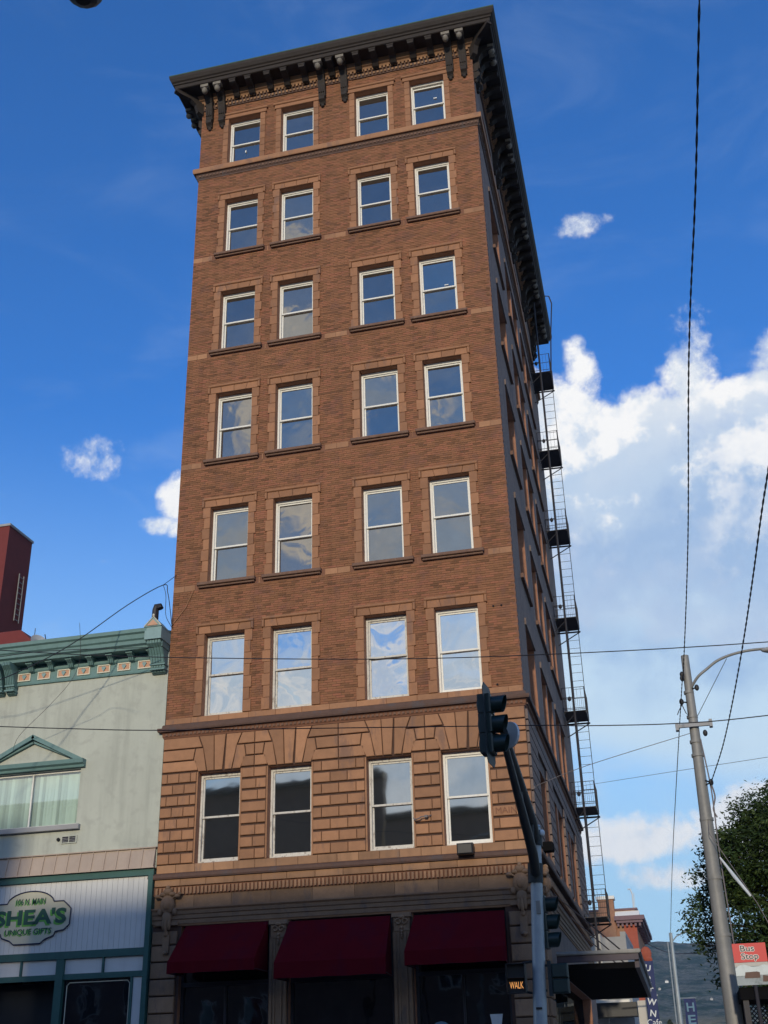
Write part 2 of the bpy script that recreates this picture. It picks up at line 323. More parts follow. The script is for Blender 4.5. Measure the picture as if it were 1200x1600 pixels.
# ---------------------------------------------------------------- ground, roads, hills
def sheet(name, x0, x1, y0, y1, z, m, kind='structure', sub=1):
    mb = MB(); mb.add([(x0, y0, z), (x1, y0, z), (x1, y1, z), (x0, y1, z)], [(0, 1, 2, 3)])
    return mb.build(name, m, kind=kind)
groundm = mat('dry_ground', (.16, .15, .10), .95, (.02, .3), (.01, (.20, .17, .10), .5, .6))
sheet('ground', -4000, 4000, -4000, 4000, -.02, groundm)
sheet('road', -120, 120, -26, -4.6, .002, MT['asphalt'])
o = sheet('side_road', 6, 15, -4.6, 140, .002, MT['asphalt'])
def kerbslab(name, x0, x1, y0, y1):
    mb = MB(); mb.box(Fr((0, 0, 0), (1, 0, 0), (0, 1, 0)), x0, x1, y0, y1, -.02, .13); mb.build(name, MT['concrete'], kind='structure')
kerbslab('pavement', -120, 6, -4.6, 140); kerbslab('pavement_opposite', -120, 120, -34, -26); kerbslab('pavement_corner', 15, 120, -4.6, 140)
mb = MB()
for k in range(24): x = -60+k*5; mb.add([(x, -15.3, .006), (x+2.4, -15.3, .006), (x+2.4, -15.15, .006), (x, -15.15, .006)], [(0, 1, 2, 3)])
for k in range(14): x = 6.4; y = -6-k*1.35; mb.add([(7, y, .006), (9.6, y, .006), (9.6, y-.5, .006), (7, y-.5, .006)], [(0, 1, 2, 3)])
mb.build('road_markings', MT['roadpaint'], kind='structure')
import mathutils.noise as mn
def hills(name, x0, x1, y0, y1, nx, ny, hf, m):
    vs = []; fs = []
    for j in range(ny+1):
        for i in range(nx+1):
            x = x0+(x1-x0)*i/nx; y = y0+(y1-y0)*j/ny; vs.append((x, y, hf(x, y, j/ny)))
    for j in range(ny):
        for i in range(nx): a = j*(nx+1)+i; fs.append((a, a+1, a+nx+2, a+nx+1))
    mb = MB(); mb.add(vs, fs); return mb.build(name, m, smooth=True, fix=False, kind='structure')
hm = bpy.data.materials.new('wooded_hill'); hm.use_nodes = True; T = NT(hm.node_tree); T.n.clear()
pos = T.node('ShaderNodeNewGeometry').outputs['Position']
pz = T.node('ShaderNodeSeparateXYZ', {0: pos}).outputs[2]
c = T.mix(T.mr(T.noise(pos, .022, 8, .7), .42, .58), (.03, .07, .05), (.19, .19, .15))
c = T.mix(T.m('MULTIPLY', T.mr(T.noise(pos, .05, 7, .7), .54, .64), .8), c, (.26, .23, .17))
c = T.mix(T.m('MULTIPLY', T.mr(T.noise(pos, .16, 6, .7), .45, .58), .6), c, (.02, .05, .035))
c = T.mix(T.m('MULTIPLY', T.mr(pz, 78, 48), T.mr(T.noise(pos, .025, 6, .6), .36, .5)), c, (.36, .28, .15))
bb = T.node('ShaderNodeBsdfPrincipled', {'Base Color': c, 'Roughness': 1., 'Specular IOR Level': 0.})
T.l.new(T.node('ShaderNodeBump', {'Height': T.noise(pos, .06, 6, .7), 'Strength': 1., 'Distance': 10.}).outputs[0], bb.inputs['Normal'])
T.l.new(bb.outputs[0], T.node('ShaderNodeOutputMaterial').inputs[0])
def hf(x, y, t):
    n = mn.fractal(Vector((x*.0016, y*.0016, 3.1)), .9, 2.1, 5)
    return max(-1., (t**1.25)*(246 + x*-.03) + n*38*t*(1.1-.8*t) + 9*t*mn.fractal(Vector((x*.012, y*.012, 7.7)), .8, 2.1, 4) - 1)
hills('hill_ridge', -1600, 1900, 1100, 2500, 260, 70, hf, hm)
# ---------------------------------------------------------------- the tall brick building
WX = [(-8.936, -7.735), (-6.948, -5.748), (-4.242, -3.038), (-2.252, -1.05)]
WZ = [(33.049, 30.885), (29.301, 26.964), (25.361, 23.003), (21.374, 18.967), (17.342, 14.884), (13.292, 10.89), (9.321, 6.937)]
SY = [(2.1, 4.3), (6.1, 7.75), (8.05, 9.7), (10.8, 12.45), (12.75, 14.4)]
SHOPS = [(-9.22, -6.84), (-6.32, -3.68), (-3.16, -.86)]
LEN, TOP = 18.4, 34.72
B = thing('corner_building', 'tall narrow red brick building, seven rows of windows under a bracketed cornice, burgundy awnings below', 'building')
def grid_wall(mb, fr, u0, u1, z0, z1, holes, depth, mbj=None, par=None):
    us = sorted({u0, u1, *[h[0] for h in holes], *[h[1] for h in holes]}); zs = sorted({z0, z1, *[h[2] for h in holes], *[h[3] for h in holes]})
    for i in range(len(us)-1):
        for j in range(len(zs)-1):
            cu, cz = (us[i]+us[i+1])/2, (zs[j]+zs[j+1])/2
            if any(h[0] < cu < h[1] and h[2] < cz < h[3] for h in holes): continue
            mb.add([fr(us[i], 0, zs[j]), fr(us[i+1], 0, zs[j]), fr(us[i+1], 0, zs[j+1]), fr(us[i], 0, zs[j+1])], [(0, 1, 2, 3)])
    for a, b, c_, d in holes:
        q = [fr(u, o, z) for u, z in ((a, c_), (b, c_), (b, d), (a, d)) for o in (0, -depth)]
        fq = [(0, 1, 3, 2), (2, 3, 5, 4), (4, 5, 7, 6), (6, 7, 1, 0)]
        if mbj: mbj.add(q, fq)
        else: MB().add(q, fq).build('reveal', MT['jamb'], par, fix=False)
fh = [(a, b, z1, z0) for a, b in WX for z0, z1 in WZ] + [(a, b, .0, 5.40) for a, b in SHOPS]
sh = [(a, b, z1, z0) for a, b in SY for z0, z1 in WZ] + [(a, b, 0., 4.15) for a, b in ((1.2, 15.4),)]
mw, ms = MB(), MB()
grid_wall(mw, FRONT, -10, 0, 10.6, 34.2, [h for h in fh if h[2] > 10.6], .34, None, B)
mw.build('wall', MT['mortar'], B, fix=False)
mw = MB(); grid_wall(mw, FRONT, -10, 0, 0, 10.6, [h for h in fh if h[2] < 10.6], .34, None, B)
mw.build('base_wall', MT['joint'], B, fix=False)
grid_wall(ms, SIDE, 0, LEN, 0, 34.2, sh, .5, None, B)
P0 = SIDE(LEN, 0, 0); P1 = (P0[0]-10, P0[1], 0)
for a, b in ((P0, P1), (P1, (-10, 0, 0))):
    ms.add([(a[0], a[1], 0), (b[0], b[1], 0), (b[0], b[1], 34.2), (a[0], a[1], 34.2)], [(0, 1, 2, 3)])
ms.build('side_wall', MT['sidebrick'], B, fix=False, label='shaded side wall, its sky-lit grey put into the brick colour')
rf = MB(); rf.add([(-10, 0, 34.5), (0, 0, 34.5), (P0[0], P0[1], 34.5), (P1[0], P1[1], 34.5)], [(0, 1, 2, 3)]); rf.build('roof', MT['copper'], B, fix=False)
# brick skin of the front: every brick is geometry
blk = [(a-.17, b+.17, z1-.1, z0+.26) for a, b in WX for z0, z1 in WZ] + [(-11, 1, 30.42, 30.84), (-11, 1, 0, 10.76)]
for z0, z1 in WZ[1:5]: blk.append((-11, 1, z1-.21, z1-.01))
mb = MB(); P = .0665; z = 10.76; k = 0
rw = random.Random(3)
while z < 34.0:
    iv = [(-9.995, -.10 if k % 3 == 0 else -.012)]
    for a, b, c_, d in blk:
        if c_ < z+P/2 < d:
            nv = []
            for s, e in iv:
                if b <= s or a >= e: nv.append((s, e)); continue
                if a > s: nv.append((s, a))
                if b < e: nv.append((b, e))
            iv = nv
    off = (k % 2)*.12 + rw.uniform(-.02, .02)
    rt_ = rw.uniform(-.08, .08)
    for s, e in iv:
        u = -10.4 + off
        while u < e:
            a, b = max(u, s), min(u+.236, e)
            if b-a > .03:
                t = min(1, max(0, .5+rt_+rw.gauss(0, .27))); pr = .010+rw.uniform(-.003, .006)
                b_ = b-.008; zt = z+P-.010
                vs = [FRONT(a, 0, z), FRONT(b_, 0, z), FRONT(b_, 0, zt), FRONT(a, 0, zt), FRONT(a, pr, z), FRONT(b_, pr, z), FRONT(b_, pr, zt), FRONT(a, pr, zt)]
                mb.add(vs, [(4, 5, 6, 7), (0, 1, 5, 4), (1, 2, 6, 5), (2, 3, 7, 6), (3, 0, 4, 7)], t)
            u += .244
    z += P; k += 1
mb.build('brick_courses', MT['brick'], B, fix=False, kind='stuff')
# brick patch at the corner teeth of the side wall
mb = MB(); z = 10.76; k = 0
while z < 34.0:
    if k % 3: mb.box(SIDE, .0, .10 if k % 3 == 1 else .14, 0, .008, z, z+P-.01, rw.random(), back=False)
    z += P; k += 1
mb.build('corner_brick_teeth', MT['brick'], B, fix=False, kind='stuff')
# terracotta string courses at sill level: separate blocks
for z0, z1 in WZ[1:5]:
    gaps = [(-9.995, -9.32), (-7.36, -7.32), (-5.36, -4.62), (-2.66, -2.64), (-.66, -.006)]
    for a, b in gaps:
        n = max(1, round((b-a)/.42)); w = (b-a)/n
        for i in range(n): MB().box(FRONT, a+i*w+.004, a+(i+1)*w-.004, 0, .014, z1-.20, z1-.02, rw.random()).build('string_course_block', MT['terra'], B)
# window surrounds
def surround(i, r, a, b, zt, zb):
    solid = r >= 3
    def blockp(poly, o1, mat_='surr'):
        if solid: MB().prism(FRONT, poly, 0, o1, rw.random(), .006).build('surround_block', MT[mat_], B)
        else: mm.prism(FRONT, poly, 0, o1, rw.random(), .006)
    mm = MB(); w = .19
    R_ = lambda x0, x1, z0, z1: [(x0, z0), (x1, z0), (x1, z1), (x0, z1)]
    n = 7; h = (zt-zb)/n
    for s in (0, 1):
        for j in range(n):
            ww = w + (.05 if j % 2 == 0 and r else 0); z0 = zb+j*h
            if s == 0: blockp(R_(a-ww, a-.003, z0+.004, z0+h-.004), .05)
            else: blockp(R_(b+.003, b+ww, z0+.004, z0+h-.004), .05)
    if r:     # lintel of splayed pieces under a drip mould with ears
        m_ = 4; x0, x1 = a-w, b+w
        for j in range(m_):
            p0 = x0+(x1-x0)*j/m_; p1 = x0+(x1-x0)*(j+1)/m_; q0 = p0+(.05*(j-2) if j else 0); q1 = p1+(.05*(j-1) if j < m_-1 else 0)
            blockp([(p0+.004, zt+.004), (p1-.004, zt+.004), (q1-.004, zt+.22), (q0+.004, zt+.22)], .055)
        mo = MB()
        mo.sweep([(a-w-.035, .0), (a-w-.035, .0001)], [(0, 0)]*3) if 0 else None
        for u0, u1, z0, z1 in ((a-w-.08, b+w+.08, zt+.224, zt+.31), (a-w-.08, a-w-.005, zt+.0, zt+.22), (b+w+.005, b+w+.08, zt+.0, zt+.22)):
            mo.prism(FRONT, R_(u0, u1, z0, z1), 0, .095, .5, .02)
        mo.build('drip_mould', MT['surr'], B)
        if r < 5:
            MB().prism(FRONT, R_(a-.29, b+.29, zb-.10, zb-.004), 0, .15, .5, .015).prism(FRONT, R_(a-.26, b+.26, zb-.16, zb-.104), 0, .09, .4, .01).build('window_sill', MT['sill'], B)
    else:
        MB().prism(FRONT, R_(a-w-.05, b+w+.05, zt+.004, zt+.16), 0, .075, .5, .01).prism(FRONT, R_(a-w-.10, b+w+.10, zt+.164, zt+.26), 0, .11, .5, .02).build('window_head', MT['surr'], B)
    if mm.v: mm.build('window_surround', MT['surr'], B, kind='stuff')
def window(fr, a, b, zt, zb, glass, rec, old=False, openl=0., split=.5, drop=0.):
    wm = MT['white_old'] if old else MT['white']
    f = .062; m = MB(); e = .004
    for u0, u1, z0, z1 in ((a+e, a+f, zb+e, zt-e), (b-f, b-e, zb+e, zt-e), (a+f, b-f, zt-.10, zt-e), (a+f, b-f, zb+e, zb+.07)):
        m.box(fr, u0, u1, -rec-.16, -rec, z0, z1)
    m.box(fr, a+f, b-f, -rec-.17, -rec-.15, zb+.07, zt-.10)   # back board behind the sashes
    w = m.build('window', wm, B)
    zm = zb+(zt-zb)*split
    for k, (z0, z1, o) in enumerate(((zm-.02, zt-.10-drop, -rec-.035), (zb+.07+openl, zm+.025, -rec-.085))):
        s = MB(); g = .042; u0, u1 = a+f+.002, b-f-.002
        lo = .05 if k == 0 else .075
        for p in ((u0, u0+g, z0, z1), (u1-g, u1, z0, z1), (u0+g, u1-g, z1-.05, z1), (u0+g, u1-g, z0, z0+lo)): s.box(fr, p[0], p[1], o-.04, o, p[2], p[3])
        so = s.build('sash', wm, w)
        MB().box(fr, u0+g, u1-g, o-.028, o-.02, z0+lo, z1-.05).build('pane', glass, w)
    return w
ri = random.Random(5)
for r, (zt, zb) in enumerate(WZ):
    for i, (a, b) in enumerate(WX):
        if r < 6: surround(i, r, a, b, zt, zb)
        g = G_UP if r < 4 else (G_UP if r == 4 else (G_WAVY if r == 5 else G_LOW))
        w = window(FRONT, a, b, zt, zb, g, .20, old=r >= 5 and i < 3, split=.5+ri.uniform(-.01, .02), drop=.07 if (r, i) == (0, 3) else 0)
        if (r, i) in ((0, 3), (2, 3)): MB().box(FRONT, b-.42, b-.30, -.221, -.218, zt-.78 if r == 0 else zt-1.12, zt-.74 if r == 0 else zt-1.09).build('paper_sticker', MT['bright'], w)
        if (r, i) == (0, 0): MB().box(FRONT, a+.55, a+.59, -.271, -.268, zb+.72, zb+.82).build('paper_sticker', MT['bright'], w)
for r, (zt, zb) in enumerate(WZ):
    for a, b in SY:
        window(SIDE, a, b, zt, zb, G_UP, .34)
        MB().box(SIDE, a-.12, b+.12, 0, .09, zb-.14, zb-.004).build('window_sill', MT['sill'], B)
        if r and r < 6: MB().box(SIDE, a-.1, b+.1, 0, .05, zt+.004, zt+.2).build('window_head', MT['sidebrick'], B)
# ---- belt courses, mitred round the corner and along the side
def belt(name, prof, m, left=.0, kind=None, **kw):
    b_ = SIDE(LEN, 0, 0)
    path = [(-10+.0, .35), (-10, 0), (0, 0), (b_[0], b_[1])] if left else [(-10, 0), (0, 0), (b_[0], b_[1])]
    return MB().sweep(path, prof).build(name, MT[m], B, **kw)
def beads(name, zc, o, r, pitch, m, kinds='stuff', h=None, ue=-.06, side=True):
    mm = MB(); u = -9.95; h = h or r
    while u < ue:
        mm.box(FRONT, u, u+pitch*.58, o-.05, o+r, zc-h, zc+h, rw.random(), back=False); u += pitch
    if side:
        u = .1
        while u < LEN-.1: mm.box(SIDE, u, u+pitch*.58, o-.05, o+r, zc-h, zc+h, .4, back=False); u += pitch
    mm.build(name, MT[m], B, fix=False, kind=kinds)
def course_blocks(name, z0, z1, o, pitch, m, t=.5, ch=.008, obj=True):
    u = -9.99; mm = MB(); i = 0
    while u < -.03:
        w_ = min(pitch*rw.uniform(.92, 1.08), -.006-u)
        if w_ < .08: break
        p = [(u+.003, z0), (u+w_-.003, z0), (u+w_-.003, z1), (u+.003, z1)]
        if obj: MB().prism(FRONT, p, 0, o, rw.random(), ch).build(name, MT[m], B)
        else: mm.prism(FRONT, p, 0, o, rw.random(), ch)
        u += w_
    if not obj: mm.build(name, MT[m], B, kind='stuff')
# top band under row one
belt('belt_course', [(0, 30.655), (.15, 30.655), (.165, 30.70), (.17, 30.84), (.14, 30.88), (0, 30.885)], 'terra', 1, label='orange terracotta belt course under the top windows')
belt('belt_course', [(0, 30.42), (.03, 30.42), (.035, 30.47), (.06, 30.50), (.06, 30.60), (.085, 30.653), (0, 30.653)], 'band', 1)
beads('bead_moulding', 30.55, .055, .03, .13, 'sill', h=.035)
# middle band
course_blocks('terracotta_block', 10.722, 10.884, .022, .8, 'terra')
belt('belt_course', [(0, 10.50), (.15, 10.50), (.165, 10.54), (.165, 10.60), (.07, 10.63), (.06, 10.70), (.035, 10.72), (0, 10.72)], 'band', 1, label='belt course between brick and terracotta, shadow put into its dark colour')
belt('belt_course', [(0, 10.33), (.02, 10.33), (.03, 10.36), (.05, 10.38), (.05, 10.46), (.09, 10.498), (0, 10.498)], 'mortar', 1)
beads('bead_moulding', 10.425, .05, .028, .12, 'sill', h=.032)
for k in range(12): x = -9.9+k*.83; MB().box(FRONT, x, x+.012, .1, .121, 10.505, 10.60).build('joint', MT['iron'], B) if 0 else None
# lower band, dentils, frieze, architrave
course_blocks('terracotta_block', 6.725, 6.93, .03, .55, 'terra_pale')
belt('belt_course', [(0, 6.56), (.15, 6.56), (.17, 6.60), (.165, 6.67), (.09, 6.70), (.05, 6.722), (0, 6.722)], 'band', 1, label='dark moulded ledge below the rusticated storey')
course_blocks('terracotta_block', 6.385, 6.555, .10, .72, 'terra_pale')
belt('belt_course', [(0, 6.155), (.04, 6.155), (.045, 6.38), (0, 6.38)], 'mortar', 1)
beads('dentil', 6.26, .045, .055, .105, 'terra_pale', h=.085)
course_blocks('frieze_block', 5.84, 6.15, .022, 1.05, 'brownstone', ch=.004)
belt('architrave', [(0, 5.45), (.05, 5.45), (.05, 5.55), (.075, 5.57), (.075, 5.66), (.10, 5.68), (.11, 5.76), (.15, 5.80), (.15, 5.835), (0, 5.835)], 'brownstone', 1)
belt('architrave', [(0, 5.402), (.02, 5.402), (.035, 5.447), (0, 5.447)], 'terra_pale')
# ---- rusticated second storey
def rb(poly, o=.055, gz=.0, m='terra'):
    MB().prism(FRONT, inset(poly, .0065), 0, o, rw.random(), .012).build('terracotta_block', MT[m], B)
Q = lambda x0, x1, z0, z1: [(x0, z0), (x1, z0), (x1, z1), (x0, z1)]
H = .3035; ZP = [6.937+H*k for k in range(9)]          # eight courses up to 9.365
piers = [(-9.995, WX[0][0])] + [(WX[i][1], WX[i+1][0]) for i in range(3)] + [(WX[3][1], -.004)]
for pi_, (a, b) in enumerate(piers):
    a_, b_ = a+(.05 if pi_ else 0), b-(.05 if pi_ < 4 else 0)
    for k in range(8):
        z0, z1 = ZP[k]+.012, ZP[k+1]-.034
        L_ = b_-a_; n = {0: 3, 1: 2, 2: 3, 3: 2, 4: 2}[pi_]
        if pi_ in (1, 3) and k % 3 == 1: n = 1
        cut = [a_] + [a_+L_*(i+(.5 if k % 2 else .0) + (.18*(-1)**(k) if n == 2 else 0))/n for i in range(0 if k % 2 else 1, n)] + [b_]
        cut = [c for j, c in enumerate(cut) if j == 0 or c-cut[j-1] > .12]; cut[-1] = b_
        for i in range(len(cut)-1): rb(Q(cut[i], cut[i+1], z0, z1))
for a, b in WX:
    for u0, u1 in ((a-.05, a-.003), (b+.003, b+.05)): MB().box(FRONT, u0+.002, u1-.002, 0, .03, 6.94, 9.33).build('jamb_strip', MT['terra'], B)
    # central voussoirs
    z0, zt = 9.335, 10.315
    j = [a, a+.24, a+.46, a+.70, a+.95, b]
    rb([(j[2]+.006, z0), (j[3]-.006, z0), (a+.765, zt), (a+.425, zt)], .075)
zc1, zc2, zt = 9.665, 9.99, 10.315
def half(a_edge, c, sg):      # crossetted voussoirs from a window edge back to the pier centre c ; sg = direction into the window
    e = a_edge
    g = .012
    bl = []
    bl.append([(c, 9.375), (e-sg*.02, 9.375), (e-sg*.075, zc1-g), (c, zc1-g)])                                                  # pier cap
    bl.append([(e-sg*.0, 9.335), (e+sg*.235, 9.335), (e+sg*.12, zc2-g), (e-sg*.10, zc2-g), (e-sg*.15, zc1+g)])                       # bent voussoir
    bl.append([(c, zc1+g), (e-sg*.16, zc1+g), (e-sg*.115, zc2-g), (c, zc2-g)])
    bl.append([(e+sg*.25, 9.335), (e+sg*.455, 9.335), (e+sg*.42, zt), (e-sg*.02, zt), (e+sg*.11, zc2+g)])
    bl.append([(c, zc2+g), (e+sg*.09, zc2+g), (e-sg*.03, zt), (c, zt)])
    for p in bl:
        w_ = max(q[0] for q in p)-min(q[0] for q in p)
        if w_ < .05: continue
        rb(p, .062)
for i, (a, b) in enumerate(WX):
    cl = (WX[i-1][1]+a)/2+.004 if i else -9.99; cr = (b+WX[i+1][0])/2-.004 if i < 3 else -.006
    half(a, cl, 1)
    half(b, cr, -1)
# side rustication: one block per pier and course
sp_ = [(.004, 2.05), (4.35, 6.05), (9.75, 10.75), (14.45, LEN-.01)]
for k in range(11):
    z0 = 6.937+H*k; z1 = z0+H-.035
    if k > 8: pp = [(.004, LEN/3), (LEN/3+.01, 2*LEN/3), (2*LEN/3+.01, LEN-.01)] 
    else: pp = sp_
    for a, b in pp:
        z1_ = min(z1, 10.31)
        n = 1 if k > 8 else max(1, round((b-a)/1.0))
        for i in range(n):
            u0 = a+(b-a)*i/n; u1 = a+(b-a)*(i+1)/n-.006
            MB().box(SIDE, u0, u1, 0, .065, z0+.008, z1_, rw.random()).build('side_block', MT['sidebrick'], B)
# carved street name on the corner block
mb = MB(); put_text(mb, FRONT, 'MAIN', .15, -.66, .0635, 7.69, w=.52, bold=.0, extr=.002); mb.build('carved_lettering', MT['mortar'], B, fix=False)
# anchor bolts and a floodlight
mb = MB()
mb.tube([FRONT(-3.02, .07, 7.66), FRONT(-2.98, .14, 7.60), FRONT(-2.86, .18, 7.62), FRONT(-2.8, .17, 7.66)], .018, 6); mb.tube([FRONT(-2.8, .17, 7.66), FRONT(-2.66, .16, 7.66), FRONT(-2.56, .07, 7.70)], .012, 6)
mb.box(FRONT, -2.72, -2.64, .1, .19, 7.63, 7.69); mb.build('cable_anchor', MT['cable_pale'], B)
mb = MB(); mb.prism(Fr((0, 0, 0), (1, 0, 0), (0, -1, 0)), Q(-1.9, -1.5, 6.63, 6.90), .17, .42, .5, .03); mb.box(FRONT, -1.74, -1.66, 0, .2, 6.72, 6.8); mb.build('floodlight', MT['black'], B)
mb = MB(); mb.prism(SIDE, Q(.75, 1.1, 6.78, 7.0), .1, .36, .5, .03); mb.box(SIDE, .9, 1.0, .06, .12, 6.8, 6.9); mb.build('floodlight', MT['soffit'], B)
for u, z in ((-.62, 13.15), (-.40, 13.15), (-.66, 10.95), (-.55, 8.5), (-.35, 8.52)): MB().ell((u, .03, z), (.03, .02, .03), 8, 5, fr=FRONT).build('bolt_hole', MT['dark'], B)
# ---- cornice
cp = [(0, 34.27), (.76, 34.27), (.79, 34.29), (.80, 34.42), (.84, 34.44), (.85, 34.50), (.90, 34.54), (.955, 34.66), (.965, 34.74), (.965, 34.76), (0, 34.76)]
b_ = SIDE(LEN, 0, 0)
path = [(-10, 3.0), (-10, 0), (0, 0), (b_[0], b_[1]), (b_[0]-4, b_[1])]
co = MB().sweep(path, cp).build('cornice', MT['cornice'], B)
MB().sweep(path, [(.80, 34.762), (.97, 34.762), (.975, 34.80), (.80, 34.82)]).build('roof_edge', MT['copper'], co)
MB().sweep(path, [(0, 34.02), (.10, 34.02), (.13, 34.08), (.20, 34.11), (.22, 34.20), (.26, 34.268), (0, 34.268)]).build('bed_mould', MT['terra_pale'], co)
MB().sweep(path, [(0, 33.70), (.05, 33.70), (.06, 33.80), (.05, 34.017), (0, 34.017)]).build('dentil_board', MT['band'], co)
mm = MB(); u = -9.9
while u < -.1:
    mm.box(FRONT, u, u+.075, .05, .13, 33.90, 34.0, rw.random()); mm.box(FRONT, u+.03, u+.10, .05, .10, 33.74, 33.83, rw.random()); u += .135
u = .1
while u < LEN: mm.box(SIDE, u, u+.075, .05, .13, 33.90, 34.0, rw.random()); mm.box(SIDE, u+.03, u+.10, .05, .10, 33.74, 33.83, .3); u += .135
mm.build('dentil', MT['terra_pale'], co, fix=False, kind='stuff')
def console(fr, uc, w=.25):
    u0, u1 = uc-w/2, uc+w/2; m_ = MB()
    m_.pprism(fr, [(0, 34.268), (.72, 34.268), (.745, 34.20), (.74, 34.06), (.66, 34.02), (.5, 34.0), (.36, 33.93), (.27, 33.8), (.22, 33.62), (.20, 33.4), (.17, 33.2), (.14, 33.12), (.0, 33.1)], u0, u1)
    m_.pprism(fr, [(0, 33.1), (.17, 33.1), (.22, 33.02), (.21, 32.93), (.12, 32.86), (.08, 32.80), (0, 32.78)], u0+.02, u1-.02)
    m_.ell((uc, .05, 32.76), (.07, .06, .08), 8, 6, fr=fr)
    for q in (-.075, 0, .075): m_.box(fr, uc+q-.018, uc+q+.018, .1, .225, 33.25, 33.72)
    o = m_.build('bracket', MT['cornice'], co)
    k = MB(); k.ell((uc, .67, 34.02), (w*.42, .12, .14), 12, 8, fr=fr); k.box(fr, u0-.02, u1+.02, .55, .765, 34.14, 34.262)
    k.build('scroll', MT['corn_pale'], co, smooth=R(50)); return o
def modillion(fr, uc, w=.21):
    m_ = MB(); m_.pprism(fr, [(.0, 34.268), (.73, 34.268), (.745, 34.2), (.73, 34.12), (.62, 34.09), (.40, 34.06), (.30, 34.0), (.22, 33.93), (.12, 33.9), (0, 33.9)], uc-w/2, uc+w/2)
    m_.box(fr, uc-w/2-.02, uc+w/2+.02, .3, .755, 34.21, 34.265); m_.build('modillion', MT['cornice'], co)
for u in (-9.66, -9.18, -5.40, -4.58, -.78, -.30): console(FRONT, u)
for u in (-8.6, -8.02, -7.3, -6.67, -5.99, -4.99, -4.01, -3.4, -2.75, -2.02, -1.39): modillion(FRONT, u)
for u in (.30, .80, 5.0, 5.8, 9.7, 10.5, 14.0, 14.8, LEN-.8, LEN-.3): console(SIDE, u)
for u in (1.5, 2.2, 2.9, 3.6, 4.3, 6.5, 7.2, 7.9, 8.6, 9.1, 11.2, 11.9, 12.6, 13.3, 15.5, 16.2, 16.9): modillion(SIDE, u)
LF = Fr((-10, 0, 0), (0, 1, 0), (-1, 0, 0))
for u in (.30, .80): console(LF, u)
# diagonal corner brackets
for cx_, cy_, sx in ((0, 0, 1), (-10, 0, -1)):
    f45 = Fr((cx_, cy_, 0), (sx*.7071, .7071, 0), (sx*.7071, -.7071, 0))
    m_ = MB(); m_.pprism(f45, [(.0, 34.268), (1.1, 34.268), (1.1, 34.17), (.9, 34.10), (.5, 34.05), (.3, 33.9), (.2, 33.6), (0, 33.5)], -.09, .09)
    m_.build('bracket', MT['cornice'], co)
# ---- ground floor: corner piers, pilasters, capitals, cartouches, shopfronts
def pier_blocks(fr, a, b, m='brownstone'):
    z = .15
    while z < 5.1:
        z1 = min(z+.40, 5.3)
        MB().prism(fr, [(a, z+.012), (b, z+.012), (b, z1-.02), (a, z1-.02)], 0, .07, rw.random(), .02).build('pier_block', MT[m], B); z = z1
pier_blocks(FRONT, -9.99, -9.30); pier_blocks(FRONT, -.78, -.006); pier_blocks(SIDE, .006, 1.1)
for a, b in ((-6.80, -6.36), (-3.64, -3.20)):
    m_ = MB(); m_.box(FRONT, a, b, 0, .05, .13, 5.0)
    for u0, u1 in ((a, a+.07), (b-.07, b), (a+.11, a+.15), (b-.15, b-.11)): m_.box(FRONT, u0, u1, .05, .085, .4, 4.95)
    m_.build('pilaster', MT['brownstone'], B)
    m_ = MB(); uc = (a+b)/2
    m_.box(FRONT, a-.02, b+.02, 0, .12, 5.30, 5.40); m_.box(FRONT, a+.02, b-.02, 0, .07, 4.98, 5.30)
    for s in (-1, 1):
        pts = [FRONT(uc+s*(.02+.075*math.cos(t)*(1-t/14)+.06), .10, 5.19+.075*math.sin(t)*(1-t/14)) for t in [x*.6 for x in range(11)]]
        m_.tube(pts, .022, 6)
    for z in (5.05, 4.97, 4.90, 4.84): m_.ell((uc, .08, z), (.05-(5.05-z)*.1, .04, .045), 8, 5, fr=FRONT)
    m_.ell((uc, .1, 5.30), (.09, .05, .05), 8, 6, fr=FRONT); m_.build('capital', MT['brownstone'], B, smooth=R(50))
def cartouche(fr, uc, sc=1.):
    m_ = MB(); E = lambda du, o, z, ru, ro, rz: m_.ell((uc+du*sc, o, z), (ru*sc, ro, rz), 12, 8, fr=fr)
    E(0, .13, 5.93, .20, .10, .25); E(0, .19, 5.93, .12, .08, .15)
    E(0, .14, 6.24, .13, .09, .10); E(-.12, .14, 6.18, .10, .07, .06); E(.12, .14, 6.18, .10, .07, .06); E(0, .15, 6.33, .06, .07, .07)
    E(.27, .15, 6.13, .09, .06, .05); E(-.27, .15, 6.13, .09, .06, .05); E(.34, .16, 6.18, .045, .05, .045); E(.20, .12, 5.75, .07, .06, .09); E(-.20, .12, 5.75, .07, .06, .09)
    E(0, .13, 5.60, .13, .09, .17); E(-.07, .14, 5.45, .05, .07, .16); E(.07, .14, 5.45, .05, .07, .16); E(0, .16, 5.42, .05, .08, .20); E(0, .13, 5.22, .06, .06, .08)
    m_.box(fr, uc-.30*sc, uc+.30*sc, 0, .12, 5.42, 5.50); m_.box(fr, uc-.09*sc, uc+.09*sc, .05, .13, 4.75, 5.2); m_.ell((uc, .12, 4.76), (.08*sc, .06, .05), 8, 6, fr=fr)
    for t in range(6):
        a_ = -1.2+t*.48; m_.tube([fr(uc+math.sin(a_)*.10*sc, .14, 6.02+math.cos(a_)*.12), fr(uc+math.sin(a_)*.24*sc, .17, 6.02+math.cos(a_)*.27)], [.03, .018], 6)
    m_.build('cartouche', MT['brownstone'], B, smooth=R(60))
cartouche(FRONT, -9.58); cartouche(FRONT, -.42); cartouche(SIDE, .42)
